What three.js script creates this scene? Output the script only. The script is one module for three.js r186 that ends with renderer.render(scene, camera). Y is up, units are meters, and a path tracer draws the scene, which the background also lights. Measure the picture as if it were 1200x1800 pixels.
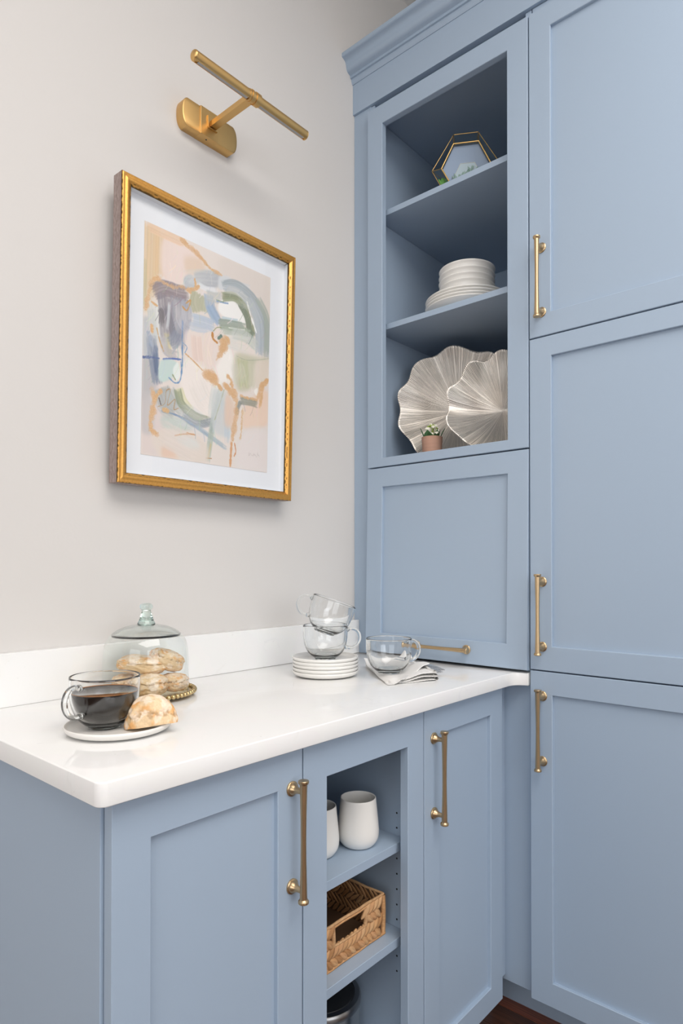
import * as THREE from 'three';
import { RoundedBoxGeometry } from 'three/addons/geometries/RoundedBoxGeometry.js';
import { mergeGeometries, mergeVertices, toCreasedNormals as creased } from 'three/addons/utils/BufferGeometryUtils.js';
import { ImprovedNoise } from 'three/addons/math/ImprovedNoise.js';
import { RectAreaLightUniformsLib } from 'three/addons/lights/RectAreaLightUniformsLib.js';

// ------------------------------------------------------------------ camera, light, exposure
const scene = new THREE.Scene();
const camera = new THREE.PerspectiveCamera(2 * Math.atan(900 / 1121.9) * 180 / Math.PI, 1200 / 1800, 0.02, 60);
camera.position.set(-1.5, 1.1773, 1.2833);
{ const yaw = 0.7213, pitch = 0.0083;
  camera.lookAt(-1.5 + Math.cos(yaw), 1.1773 + Math.tan(pitch), 1.2833 - Math.sin(yaw)); }
camera.setViewOffset(1200, 1800, 0, -88, 1200, 1800);
const renderer = new THREE.WebGLRenderer({ antialias: true });
renderer.toneMapping = THREE.LinearToneMapping;
renderer.toneMappingExposure = 0.91;
renderer.shadowMap.enabled = true;
RectAreaLightUniformsLib.init();
scene.background = new THREE.Color(0.8, 0.9, 1.0);
function areaLight(color, intensity, w, h, from, to) {
  const l = new THREE.RectAreaLight(color, intensity, w, h);
  l.position.set(...from); l.lookAt(...to); scene.add(l); return l;
}
const ROOM = { x0: -4.0, x1: 0.625, z0: 0, z1: 4.2, h: 3.132 };
const WIN_FRONT = { x: -1.9, y: 1.62, w: 2.3, h: 1.75 };    // behind the camera, in the front wall
const WIN_LEFT = { z: 2.0, y: 1.62, w: 2.2, h: 1.75 };       // in the left wall
areaLight(0xf8f9ff, 1.4, WIN_FRONT.w, WIN_FRONT.h, [WIN_FRONT.x, WIN_FRONT.y, ROOM.z1 - 0.03], [WIN_FRONT.x, WIN_FRONT.y, 0]);
areaLight(0xfffaf5, 0.75, WIN_LEFT.w, WIN_LEFT.h, [ROOM.x0 + 0.03, WIN_LEFT.y, WIN_LEFT.z], [0, WIN_LEFT.y, WIN_LEFT.z]);
const CEIL_LIGHT = { x: -1.4, z: 2.1, w: 2.3, d: 1.9 };
areaLight(0xfffaf7, 3.35, CEIL_LIGHT.w, CEIL_LIGHT.d, [CEIL_LIGHT.x, ROOM.h - 0.075, CEIL_LIGHT.z], [CEIL_LIGHT.x, 0, CEIL_LIGHT.z + 0.0001]);

// ------------------------------------------------------------------ helpers
const PI = Math.PI, V = (x, y, z) => new THREE.Vector3(x, y, z), V2 = (x, y) => new THREE.Vector2(x, y);
function rng(seed) { let s = seed | 0; return () => { s = (s + 0x6d2b79f5) | 0; let t = Math.imul(s ^ (s >>> 15), 1 | s); t = (t + Math.imul(t ^ (t >>> 7), 61 | t)) ^ t; return ((t ^ (t >>> 14)) >>> 0) / 4294967296; }; }
const noise3 = (() => { const n = new ImprovedNoise(); return (x, y, z) => n.noise(x, y, z); })();
const fbm = (x, y, z, o = 4) => { let a = 0.5, s = 0; for (let i = 0; i < o; i++) { s += a * noise3(x, y, z); x *= 2.03; y *= 2.03; z *= 2.03; a *= 0.5; } return s; };
const clamp = (x, a = 0, b = 1) => Math.min(b, Math.max(a, x)), lerp = (a, b, t) => a + (b - a) * t, sst = (a, b, x) => { const t = clamp((x - a) / (b - a)); return t * t * (3 - 2 * t); };
const used = {};
function numbered(n) { const k = used[n] = (used[n] ?? -1) + 1; return k ? n + '_' + String(k).padStart(3, '0') : n; }
function shadows(o) { o.castShadow = true; o.receiveShadow = true; return o; }
function thing(name, label, category, pos = [0, 0, 0], turn = 0, group) {
  const o = new THREE.Group(); o.name = numbered(name); o.position.set(...pos); o.rotation.y = turn;
  o.userData = { label, category }; if (group) o.userData.group = group; scene.add(o); return o;
}
function part(name, geo, mat, parent, label) {
  const m = shadows(new THREE.Mesh(geo, mat)); m.name = name; parent.add(m); if (label) m.userData.label = label; return m;
}
function solo(name, geo, mat, label, category, pos = [0, 0, 0], turn = 0, group) {
  const m = shadows(new THREE.Mesh(geo, mat)); m.name = numbered(name); m.position.set(...pos); m.rotation.y = turn;
  m.userData = { label, category }; if (group) m.userData.group = group; scene.add(m); return m;
}
function struct(name, geo, mat) { const m = geo ? shadows(new THREE.Mesh(geo, mat)) : new THREE.Group(); m.name = name; m.userData.kind = 'structure'; scene.add(m); return m; }
function copy(src, label, pos, turn) { const c = src.clone(); c.name = numbered(src.name.replace(/_\d{3}$/, '')); c.userData = { ...src.userData, label }; if (pos) c.position.set(...pos); if (turn !== undefined) c.rotation.y = turn; scene.add(c); return c; }
const mg = (list) => mergeGeometries(list.map((g) => { const h = g.index ? g.toNonIndexed() : g; for (const k of Object.keys(h.attributes)) if (!['position', 'normal', 'uv'].includes(k)) h.deleteAttribute(k); return h; }));
const rbox = (w, h, d, x, y, z, r = 0.001) => new RoundedBoxGeometry(w, h, d, 1, Math.min(r, w / 2.01, h / 2.01, d / 2.01)).translate(x, y, z);
const span = (x0, x1, y0, y1, z0, z1, r = 0.001) => boxUV(rbox(x1 - x0, y1 - y0, z1 - z0, (x0 + x1) / 2, (y0 + y1) / 2, (z0 + z1) / 2, r));
function boxUV(g, k = 1, swap = false) {
  const p = g.attributes.position, n = g.attributes.normal, uv = new Float32Array(p.count * 2);
  for (let i = 0; i < p.count; i++) {
    const ax = Math.abs(n.getX(i)), ay = Math.abs(n.getY(i)), az = Math.abs(n.getZ(i)); let u, v;
    if (ax > ay && ax > az) { u = p.getZ(i); v = p.getY(i); } else if (ay > az) { u = p.getX(i); v = p.getZ(i); } else { u = p.getX(i); v = p.getY(i); }
    if (swap) [u, v] = [v, u];
    uv[i * 2] = u * k; uv[i * 2 + 1] = v * k;
  }
  g.setAttribute('uv', new THREE.BufferAttribute(uv, 2)); return g;
}
// small things: the crease search works on a centimetre raster, so it runs on an enlarged copy
const toCreasedNormals = (g, a) => { const h = creased(g.scale(1000, 1000, 1000), a); return h.scale(0.001, 0.001, 0.001); };
// closed or open profile of [radius, height], smoothed by a spline where smooth = true
function lathe(pts, seg = 64, smooth = 0, crease = 0.6) {
  let p = pts.map((q) => V2(Math.max(q[0], 0), q[1]));
  if (smooth) { const c = new THREE.SplineCurve(p); p = c.getPoints(smooth); p.forEach((q) => { q.x = Math.max(q.x, 0); }); }
  return toCreasedNormals(new THREE.LatheGeometry(p, seg), crease);
}
const tube = (pts, r, n = 40, rad = 10, closed = false) => new THREE.TubeGeometry(new THREE.CatmullRomCurve3(pts.map((q) => V(...q)), closed), n, r, rad, closed);
function texture(w, h, fn, srgb = true) {
  const d = new Uint8Array(w * h * 4);
  for (let y = 0; y < h; y++) for (let x = 0; x < w; x++) { const c = fn(x / w, y / h, x, y), i = (y * w + x) * 4; d[i] = clamp(c[0]) * 255; d[i + 1] = clamp(c[1]) * 255; d[i + 2] = clamp(c[2]) * 255; d[i + 3] = 255; }
  const t = new THREE.DataTexture(d, w, h); t.wrapS = t.wrapT = THREE.RepeatWrapping; t.magFilter = THREE.LinearFilter; t.minFilter = THREE.LinearMipmapLinearFilter; t.generateMipmaps = true;
  if (srgb) t.colorSpace = THREE.SRGBColorSpace; t.needsUpdate = true; return t;
}
const tileNoise = (u, v, s, z = 0, o = 4) => { // tileable in u and v
  const a = u * 2 * PI, b = v * 2 * PI, r = s / (2 * PI);
  return fbm(Math.cos(a) * r + 7.1 + z, Math.sin(a) * r + Math.cos(b) * r * 1.0 + 3.3, Math.sin(b) * r + 1.7 + z, o);
};

// ------------------------------------------------------------------ materials
const std = (o) => new THREE.MeshStandardMaterial(o), phy = (o) => new THREE.MeshPhysicalMaterial(o), lin = (r, g, b) => new THREE.Color().setRGB(r, g, b);
const peel = texture(256, 256, (u, v) => { const n = 0.5 + 0.5 * tileNoise(u, v, 40, 0, 3); return [n, n, n]; }, false);
const rolled = peel.clone(); rolled.repeat.set(4, 4); rolled.needsUpdate = true;
const M = {};
M.paint = std({ color: lin(0.36, 0.452, 0.568), roughness: 0.46, bumpMap: rolled, bumpScale: 0.00008 });
M.wall = std({ color: lin(0.675, 0.65, 0.625), roughness: 0.85, bumpMap: rolled, bumpScale: 0.0002 });
M.ceiling = std({ color: lin(0.80, 0.79, 0.77), roughness: 0.9 });
M.trim = std({ color: lin(0.8, 0.8, 0.79), roughness: 0.45 });
const quartzMap = texture(1024, 1024, (u, v) => {
  const w = tileNoise(u, v, 5, 3, 4), t = tileNoise(u, v, 12, 11, 3);
  const vein = Math.exp(-Math.abs(tileNoise(u + 0.05 * w, v + 0.05 * w, 7, 5, 4)) * 60) * sst(0.02, 0.3, t), spk = sst(0.34, 0.5, tileNoise(u, v, 150, 2, 2)) * sst(-0.05, 0.3, t);
  const b = 0.95 - 0.018 * vein - 0.08 * spk + 0.006 * w; return [b, b * 0.999, b * 0.994];
});
M.quartz = phy({ map: quartzMap, roughness: 0.075, specularIntensity: 1 });
M.brass = std({ color: lin(0.58, 0.42, 0.245), metalness: 1, roughness: 0.3 });
M.sconce = std({ color: lin(0.70, 0.45, 0.18), metalness: 1, roughness: 0.36 });
M.glass = phy({ color: 0xffffff, roughness: 0.01, transmission: 1, thickness: 0.01, ior: 1.48, attenuationColor: lin(0.86, 0.95, 0.91), attenuationDistance: 0.06 });
M.pane = phy({ color: lin(0.97, 0.985, 0.98), roughness: 0.02, transmission: 1, thickness: 0, ior: 1.5 });
M.thin = phy({ color: lin(0.985, 0.993, 0.99), roughness: 0.01, transmission: 1, thickness: 0, ior: 1.45 });
M.china = phy({ color: lin(0.84, 0.825, 0.79), roughness: 0.16 });
M.chinaMatte = phy({ color: lin(0.80, 0.775, 0.735), roughness: 0.42 });
M.steel = std({ color: lin(0.72, 0.72, 0.73), metalness: 1, roughness: 0.22 });
M.dark = std({ color: lin(0.025, 0.027, 0.03), roughness: 0.45 });
M.black = std({ color: lin(0.01, 0.01, 0.012), roughness: 0.8 });

// ------------------------------------------------------------------ room shell
{
  const { x0, x1, z0, z1, h } = ROOM, T = 0.12;
  const wallBox = (a, b, c, d, e, f) => boxUV(new THREE.BoxGeometry(b - a, d - c, f - e).translate((a + b) / 2, (c + d) / 2, (e + f) / 2));
  struct('wall_back', wallBox(x0 - T, x1 + T, -0.05, h + T, -T, 0), M.wall);
  struct('wall_right', wallBox(x1, x1 + T, -0.05, h + T, 0, z1), M.wall);
  const holed = (w, hh, hx, hy, hw, hhh) => { const s = new THREE.Shape([V2(0, -0.05), V2(w, -0.05), V2(w, hh), V2(0, hh)]); s.holes.push(new THREE.Path([V2(hx - hw / 2, hy - hhh / 2), V2(hx - hw / 2, hy + hhh / 2), V2(hx + hw / 2, hy + hhh / 2), V2(hx + hw / 2, hy - hhh / 2)])); return new THREE.ExtrudeGeometry(s, { depth: T, bevelEnabled: false }); };
  struct('wall_front', boxUV(holed(x1 - x0 + 2 * T, h + T, WIN_FRONT.x - x0 + T, WIN_FRONT.y, WIN_FRONT.w, WIN_FRONT.h).translate(x0 - T, 0, z1)), M.wall);
  struct('wall_left', boxUV(holed(z1, h + T, WIN_LEFT.z, WIN_LEFT.y, WIN_LEFT.w, WIN_LEFT.h).rotateY(-PI / 2).translate(x0, 0, 0)), M.wall);
  struct('ceiling', wallBox(x0, x1, h, h + T, z0, z1), M.ceiling);
  const glow = (s) => std({ color: 0x000000, emissive: lin(0.92, 0.96, 1.0), emissiveIntensity: s, roughness: 1 });
  const win = (name, w, hh, pos, turn, s) => {
    const g = struct(name); g.position.set(...pos); g.rotation.y = turn;
    const f = 0.05, fr = [rbox(w, f, 0.06, 0, hh / 2 - f / 2, 0), rbox(w, f, 0.06, 0, -hh / 2 + f / 2, 0), rbox(0.04, hh, 0.05, 0, 0, 0)];
    for (const sgn of [-1, 1]) fr.push(rbox(f, hh, 0.06, sgn * (w / 2 - f / 2), 0, 0));
    part('window_frame', mg(fr), M.trim, g);
    for (const sgn of [-1, 1]) part('window_pane', new THREE.BoxGeometry(w / 2 - 0.07, hh - 0.1, 0.006).translate(sgn * (w / 4 - 0.015), 0, -0.02), glow(s), g);
  };
  win('window_1', WIN_FRONT.w, WIN_FRONT.h, [WIN_FRONT.x, WIN_FRONT.y, z1 + 0.07], PI, 2.5);
  win('window_2', WIN_LEFT.w, WIN_LEFT.h, [x0 - 0.07, WIN_LEFT.y, WIN_LEFT.z], PI / 2, 2.5);
  const cl = thing('ceiling_light', 'rectangular flush ceiling light over the room behind the camera', 'light', [CEIL_LIGHT.x, h, CEIL_LIGHT.z]);
  part('light_housing', rbox(CEIL_LIGHT.w + 0.05, 0.05, CEIL_LIGHT.d + 0.05, 0, -0.025, 0, 0.006), M.trim, cl);
  part('light_diffuser', rbox(CEIL_LIGHT.w, 0.02, CEIL_LIGHT.d, 0, -0.055, 0, 0.004), std({ color: 0x111111, emissive: lin(1, 0.95, 0.88), emissiveIntensity: 2.5 }), cl);
  // floor: planks running away from the back wall
  const wood = (seed) => texture(128, 1024, (u, v) => {
    const ring = Math.abs(Math.sin((u * 5 + 1.6 * fbm(u * 2.2, v * 3 + seed, seed, 3)) * PI * 1.4)), g = fbm(u * 40, v * 6, seed + 9, 3);
    const k = clamp(0.32 + 0.5 * ring + 0.5 * g); return [0.24 + 0.22 * k, 0.18 + 0.15 * k, 0.155 + 0.11 * k];
  });
  const woods = [3, 17, 31].map((s, i) => { const t = wood(s); return std({ map: t, roughness: 0.35, color: [0xffffff, 0xdccbc4, 0xc8b5ad][i] }); });
  const redWood = std({ map: wood(47), roughness: 0.35, color: lin(1.9, 1.05, 0.75) });
  const fl = struct('floor');
  part('subfloor', boxUV(new THREE.BoxGeometry(x1 - x0, 0.06, z1 - z0).translate((x0 + x1) / 2, -0.045, (z0 + z1) / 2)), M.dark, fl);
  const pw = 0.083, pg = rbox(pw - 0.0012, 0.0145, 2.1, 0, -0.00725, 0, 0.0012), p = pg.attributes.position, uv = pg.attributes.uv;
  for (let i = 0; i < p.count; i++) uv.setXY(i, p.getX(i) / pw + 0.5, p.getZ(i) / 1.2);
  const R = rng(5);
  for (let i = 0, x = 0.578 - pw / 2; x > x0; x -= pw, i++) for (let k = 0; k < 2; k++) { const m = part('plank', pg, x > 0.08 && x < 0.16 ? redWood : woods[Math.floor(R() * 3)], fl); m.position.set(x, 0, 1.05 + k * 2.1); }
}

// ------------------------------------------------------------------ cabinet pieces
const frameExtrude = (w, h, hole, t, b = 0.0012) => { // flat frame with a rectangular hole, front at z = 0
  const s = new THREE.Shape([V2(0, 0), V2(w, 0), V2(w, h), V2(0, h)]);
  if (hole) s.holes.push(new THREE.Path([V2(hole[0], hole[2]), V2(hole[0], hole[3]), V2(hole[1], hole[3]), V2(hole[1], hole[2])]));
  return boxUV(new THREE.ExtrudeGeometry(s, { depth: t - 2 * b, bevelThickness: b, bevelSize: b, bevelOffset: -b, bevelSegments: 1 }).translate(0, 0, -t + b));
};
const pullGeo = (() => { // a bar pull along y, its posts at +-0.0795, door face at z = 0
  const bar = lathe([[0, -0.0985], [0.0082, -0.0985], [0.0088, -0.0978], [0.0088, -0.0945], [0.0080, -0.0932], [0.0062, -0.0915], [0.0060, -0.085], [0.0048, -0.03], [0.0046, 0], [0.0048, 0.03], [0.0060, 0.085], [0.0062, 0.0915], [0.0080, 0.0932], [0.0088, 0.0945], [0.0088, 0.0978], [0.0082, 0.0985], [0, 0.0985]], 24).translate(0, 0, 0.027);
  const post = () => lathe([[0, 0], [0.0122, 0], [0.0124, 0.0022], [0.0112, 0.0034], [0.0098, 0.0038], [0.0094, 0.006], [0.0072, 0.0085], [0.0050, 0.014], [0.0044, 0.026]], 24).rotateX(PI / 2);
  return mg([bar, post().translate(0, 0.0795, 0), post().translate(0, -0.0795, 0)]);
})();
// shaker door: lower left corner at (x, y), front face at z; children panel and handle
function shaker(parent, x, y, z, w, h, { rail = 0.0565, open = false, pull, flat = 0.009, hole } = {}) {
  const hl = hole ?? [rail, w - rail, rail, h - rail];
  const d = part('door', frameExtrude(w, h, hl, 0.02), M.paint, parent); d.position.set(x, y, z);
  if (!open) part('door_panel', boxUV(new THREE.BoxGeometry(hl[1] - hl[0] + 0.01, hl[3] - hl[2] + 0.01, 0.008).translate((hl[0] + hl[1]) / 2, (hl[2] + hl[3]) / 2, -flat - 0.004)), M.paint, d);
  if (pull) { const k = part('handle', pullGeo, M.brass, d, 'brushed brass bar pull'); k.position.set(pull[0], pull[1], 0); if (pull[2]) k.rotation.z = PI / 2; }
  return d;
}

// ------------------------------------------------------------------ tall cabinets: local x = world z, local z = -world x
{
  const t = thing('tall_cabinet', 'tall blue cabinet in the corner with open display shelves above a lift-up door', 'cabinet', [0, 0, 0], -PI / 2);
  part('filler_strip', span(0, 0.0675, 0.9145, 2.5895, -0.05, -0.02), M.paint, t);
  for (const [a, b] of [[0.062, 0.08], [0.569, 0.585]]) part('side_panel', span(a, b, 0.9145, 2.588, -0.612, -0.0215), M.paint, t);
  part('back_panel', span(0.08, 0.569, 0.9145, 2.588, -0.612, -0.597), M.paint, t);
  part('top_panel', span(0.08, 0.569, 2.552, 2.57, -0.597, -0.0215), M.paint, t);
  part('bay_floor', span(0.08, 0.569, 1.455, 1.474, -0.597, -0.0215), M.paint, t);
  for (const y of [2.2565, 1.911]) part('shelf', span(0.0805, 0.5685, y - 0.0168, y, -0.596, -0.03), M.paint, t);
  const y0 = 1.4765, h = 2.5597 - y0;
  shaker(t, 0.0695, y0, 0, 0.5148, h, { open: true, hole: [0.0555, 0.4584, 1.5025 - y0, 2.5022 - y0] });
  const g = shaker(t, 0.0695, 0.922, 0, 0.5148, 0.5505, { hole: [0.0565, 0.4584, 0.0623, 0.4938], pull: [0.335 - 0.0695, 0.0375, true] });
  g.position.y = 0.922; g.rotation.x = -0.0; 
  // the lift-up door stands a little open at its bottom edge
  const piv = 0.5505, ang = -0.022; g.rotation.x = ang; g.position.set(0.0695, 0.922 + piv - piv * Math.cos(ang), -piv * Math.sin(ang));

  const r = thing('tall_cabinet', 'tall blue pantry cabinet with three stacked shaker doors at the right edge', 'cabinet', [0, 0, 0.5862], -PI / 2);
  const W = 0.62, zf = 0.0013;
  part('carcass', mg([span(zf, W + zf, 0.116, 2.588, -0.612, -0.0215)]), M.paint, r);
  part('toe_kick', span(-0.20, W, 0, 0.1155, -0.135, -0.118), M.paint, r);
  shaker(r, zf, 0.1132, 0, W, 0.8088, { hole: [0.0562, W - 0.056, 0.0588, 0.7527], pull: [0.0315, 0.783 - 0.1132] });
  shaker(r, zf, 0.9252, 0, W, 0.8178, { hole: [0.0556, W - 0.056, 0.0591, 0.7687], pull: [0.0315, 1.0625 - 0.9252] });
  shaker(r, zf, 1.7465, 0, W, 0.8132, { hole: [0.0554, W - 0.056, 0.0558, 0.7577], pull: [0.0315, 1.884 - 1.7465] });

  const c = thing('crown_moulding', 'blue frieze board and stepped crown moulding capping the tall cabinets', 'moulding', [0, 0, 0], -PI / 2);
  part('frieze_board', span(0, 1.2, 2.5895, 2.70, -0.032, -0.0125), M.paint, c);
  const pr = [[-0.0125, 2.6828], [-0.0105, 2.6828], [-0.0085, 2.686], [-0.0058, 2.692], [-0.005, 2.698], [0.0004, 2.6985], [0.0004, 2.7057]];
  const pf = [...pr.map((q) => V2(...q))];
  for (let i = 1; i <= 14; i++) { const k = i / 14; pf.push(V2(0.002 + 0.0345 * k + 0.004 * Math.sin(k * PI * 2), 2.7068 + 0.0352 * k - 0.0035 * Math.sin(k * PI * 2))); }
  pf.push(V2(0.0375, 2.7428), V2(0.0393, 2.744), V2(0.0393, 2.7545), V2(0.0385, 2.7552), V2(-0.0125, 2.7552));
  const cg = new THREE.ExtrudeGeometry(new THREE.Shape(pf), { depth: 1.2, bevelEnabled: false }); // profile (out, up) -> local z, y
  const pp = cg.attributes.position; for (let i = 0; i < pp.count; i++) { const a = pp.getX(i), l = pp.getZ(i); pp.setX(i, l); pp.setZ(i, a); }
  const ia = cg.index; if (!ia) { for (let i = 0; i < pp.count; i += 3) { const q = [pp.getX(i), pp.getY(i), pp.getZ(i)]; pp.setXYZ(i, pp.getX(i + 1), pp.getY(i + 1), pp.getZ(i + 1)); pp.setXYZ(i + 1, ...q); } }
  cg.deleteAttribute('normal'); cg.computeVertexNormals();
  part('crown_profile', boxUV(toCreasedNormals(cg, 0.5)), M.paint, c);
  part('crown_backing', span(0, 1.2, 2.70, 2.755, -0.05, -0.0125), M.paint, c);
  part('cabinet_top', span(0, 1.2, 2.5885, 2.60, -0.612, -0.033), M.paint, c);
}

// ------------------------------------------------------------------ base cabinets along the back wall
const ZF = 0.53, DT = 0.876, DB = 0.104;
{
  const kick = (t, a, b) => part('toe_kick', span(a, b, 0, 0.11, 0.435, 0.45), M.paint, t);
  const l = thing('base_cabinet', 'blue base cabinet with shaker door at the open end of the counter', 'cabinet', [-1.0868, 0, 0]);
  part('end_panel', span(0, 0.0175, 0, 0.8825, 0, 0.507, 0.0015), M.paint, l);
  part('carcass', span(0.019, 0.3465, 0.11, 0.8825, 0.001, 0.509), M.paint, l);
  kick(l, 0.019, 0.345);
  shaker(l, 0.0038, DB, ZF, 0.3415, DT - DB, { hole: [0.0567, 0.2858, 0.057, 0.7135], pull: [0.3165, 0.7355 - DB] });

  const m = thing('base_cabinet', 'open-fronted blue base cabinet with two shelves in the middle of the counter', 'cabinet', [-0.7385, 0, 0]);
  for (const [a, b] of [[0.0015, 0.0185], [0.3385, 0.3555]]) part('side_panel', span(a, b, 0.11, 0.8825, 0.0015, 0.509), M.paint, m);
  part('back_panel', span(0.0185, 0.3385, 0.11, 0.8825, 0.0015, 0.016), M.paint, m);
  part('bottom_panel', span(0.0185, 0.3385, 0.125, 0.143, 0.016, 0.509), M.paint, m);
  part('top_panel', span(0.0185, 0.3385, 0.864, 0.8825, 0.016, 0.509), M.paint, m);
  for (const y of [0.6085, 0.4135]) part('shelf', span(0.019, 0.338, y - 0.0185, y, 0.017, 0.498), M.paint, m);
  kick(m, 0, 0.354);
  const d = part('face_frame', frameExtrude(0.355, DT - DB, [0.0577, 0.299, 0.057, 0.8135 - DB], 0.02), M.paint, m); d.position.set(0, DB, ZF);
  const pin = mg([new THREE.TorusGeometry(0.0017, 0.0004, 6, 14), new THREE.CylinderGeometry(0.0015, 0.0015, 0.0006, 12).rotateX(PI / 2)]).rotateY(PI / 2);
  for (const y of [0.6551, 0.6238, 0.5589, 0.5264, 0.4939, 0.4614, 0.4301, 0.353, 0.321]) for (const z of [0.4725, 0.06]) { const k = part('shelf_pin_hole', pin, M.black, m); k.position.set(0.3383, y, z); }

  const r = thing('base_cabinet', 'blue base cabinet with narrow shaker door meeting the tall cabinet', 'cabinet', [-0.3805, 0, 0]);
  part('carcass', span(0, 0.40, 0.13, 0.8825, 0.0015, 0.509), M.paint, r);
  part('filler_strip', span(0.3935, 0.4155, 0.116, 0.8825, 0.3, 0.585), M.paint, r).position.x = 0.007;
  kick(r, 0.002, 0.44);
  shaker(r, 0, DB, ZF, 0.345, DT - DB, { hole: [0.0577, 0.2855, 0.0545, 0.7135], pull: [0.0345, 0.7335 - DB] });
}

// ------------------------------------------------------------------ countertop and backsplash
{
  const s = new THREE.Shape(), X = -1.1114, Zc = 0.551, r = 0.014; // shape in (x, -z)
  s.moveTo(X, -0.0005); s.lineTo(X, -(Zc - r)); s.absarc(X + r, -(Zc - r), r, PI, 1.5 * PI, false);
  s.lineTo(-0.046, -Zc); s.bezierCurveTo(-0.022, -Zc, -0.006, -(Zc + 0.012), -0.0035, -0.584);
  s.lineTo(0.5, -0.584); s.lineTo(0.5, -0.0005); s.closePath();
  const b = 0.0025, T = 0.0314;
  const g = new THREE.ExtrudeGeometry(s, { depth: T - 2 * b, bevelThickness: b, bevelSize: b, bevelOffset: -b, bevelSegments: 3, curveSegments: 14 }).translate(0, 0, b).rotateX(-PI / 2).translate(0, 0.8829, 0);
  solo('countertop', boxUV(toCreasedNormals(g, 0.3)), M.quartz, 'white quartz countertop with softly eased front edge over the blue base cabinets', 'countertop');
  solo('backsplash', span(X, 0.0195, 0.9144, 1.0153, 0.0005, 0.02, 0.0012), M.quartz, 'low white quartz upstand running along the wall behind the counter', 'backsplash');
}
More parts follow.
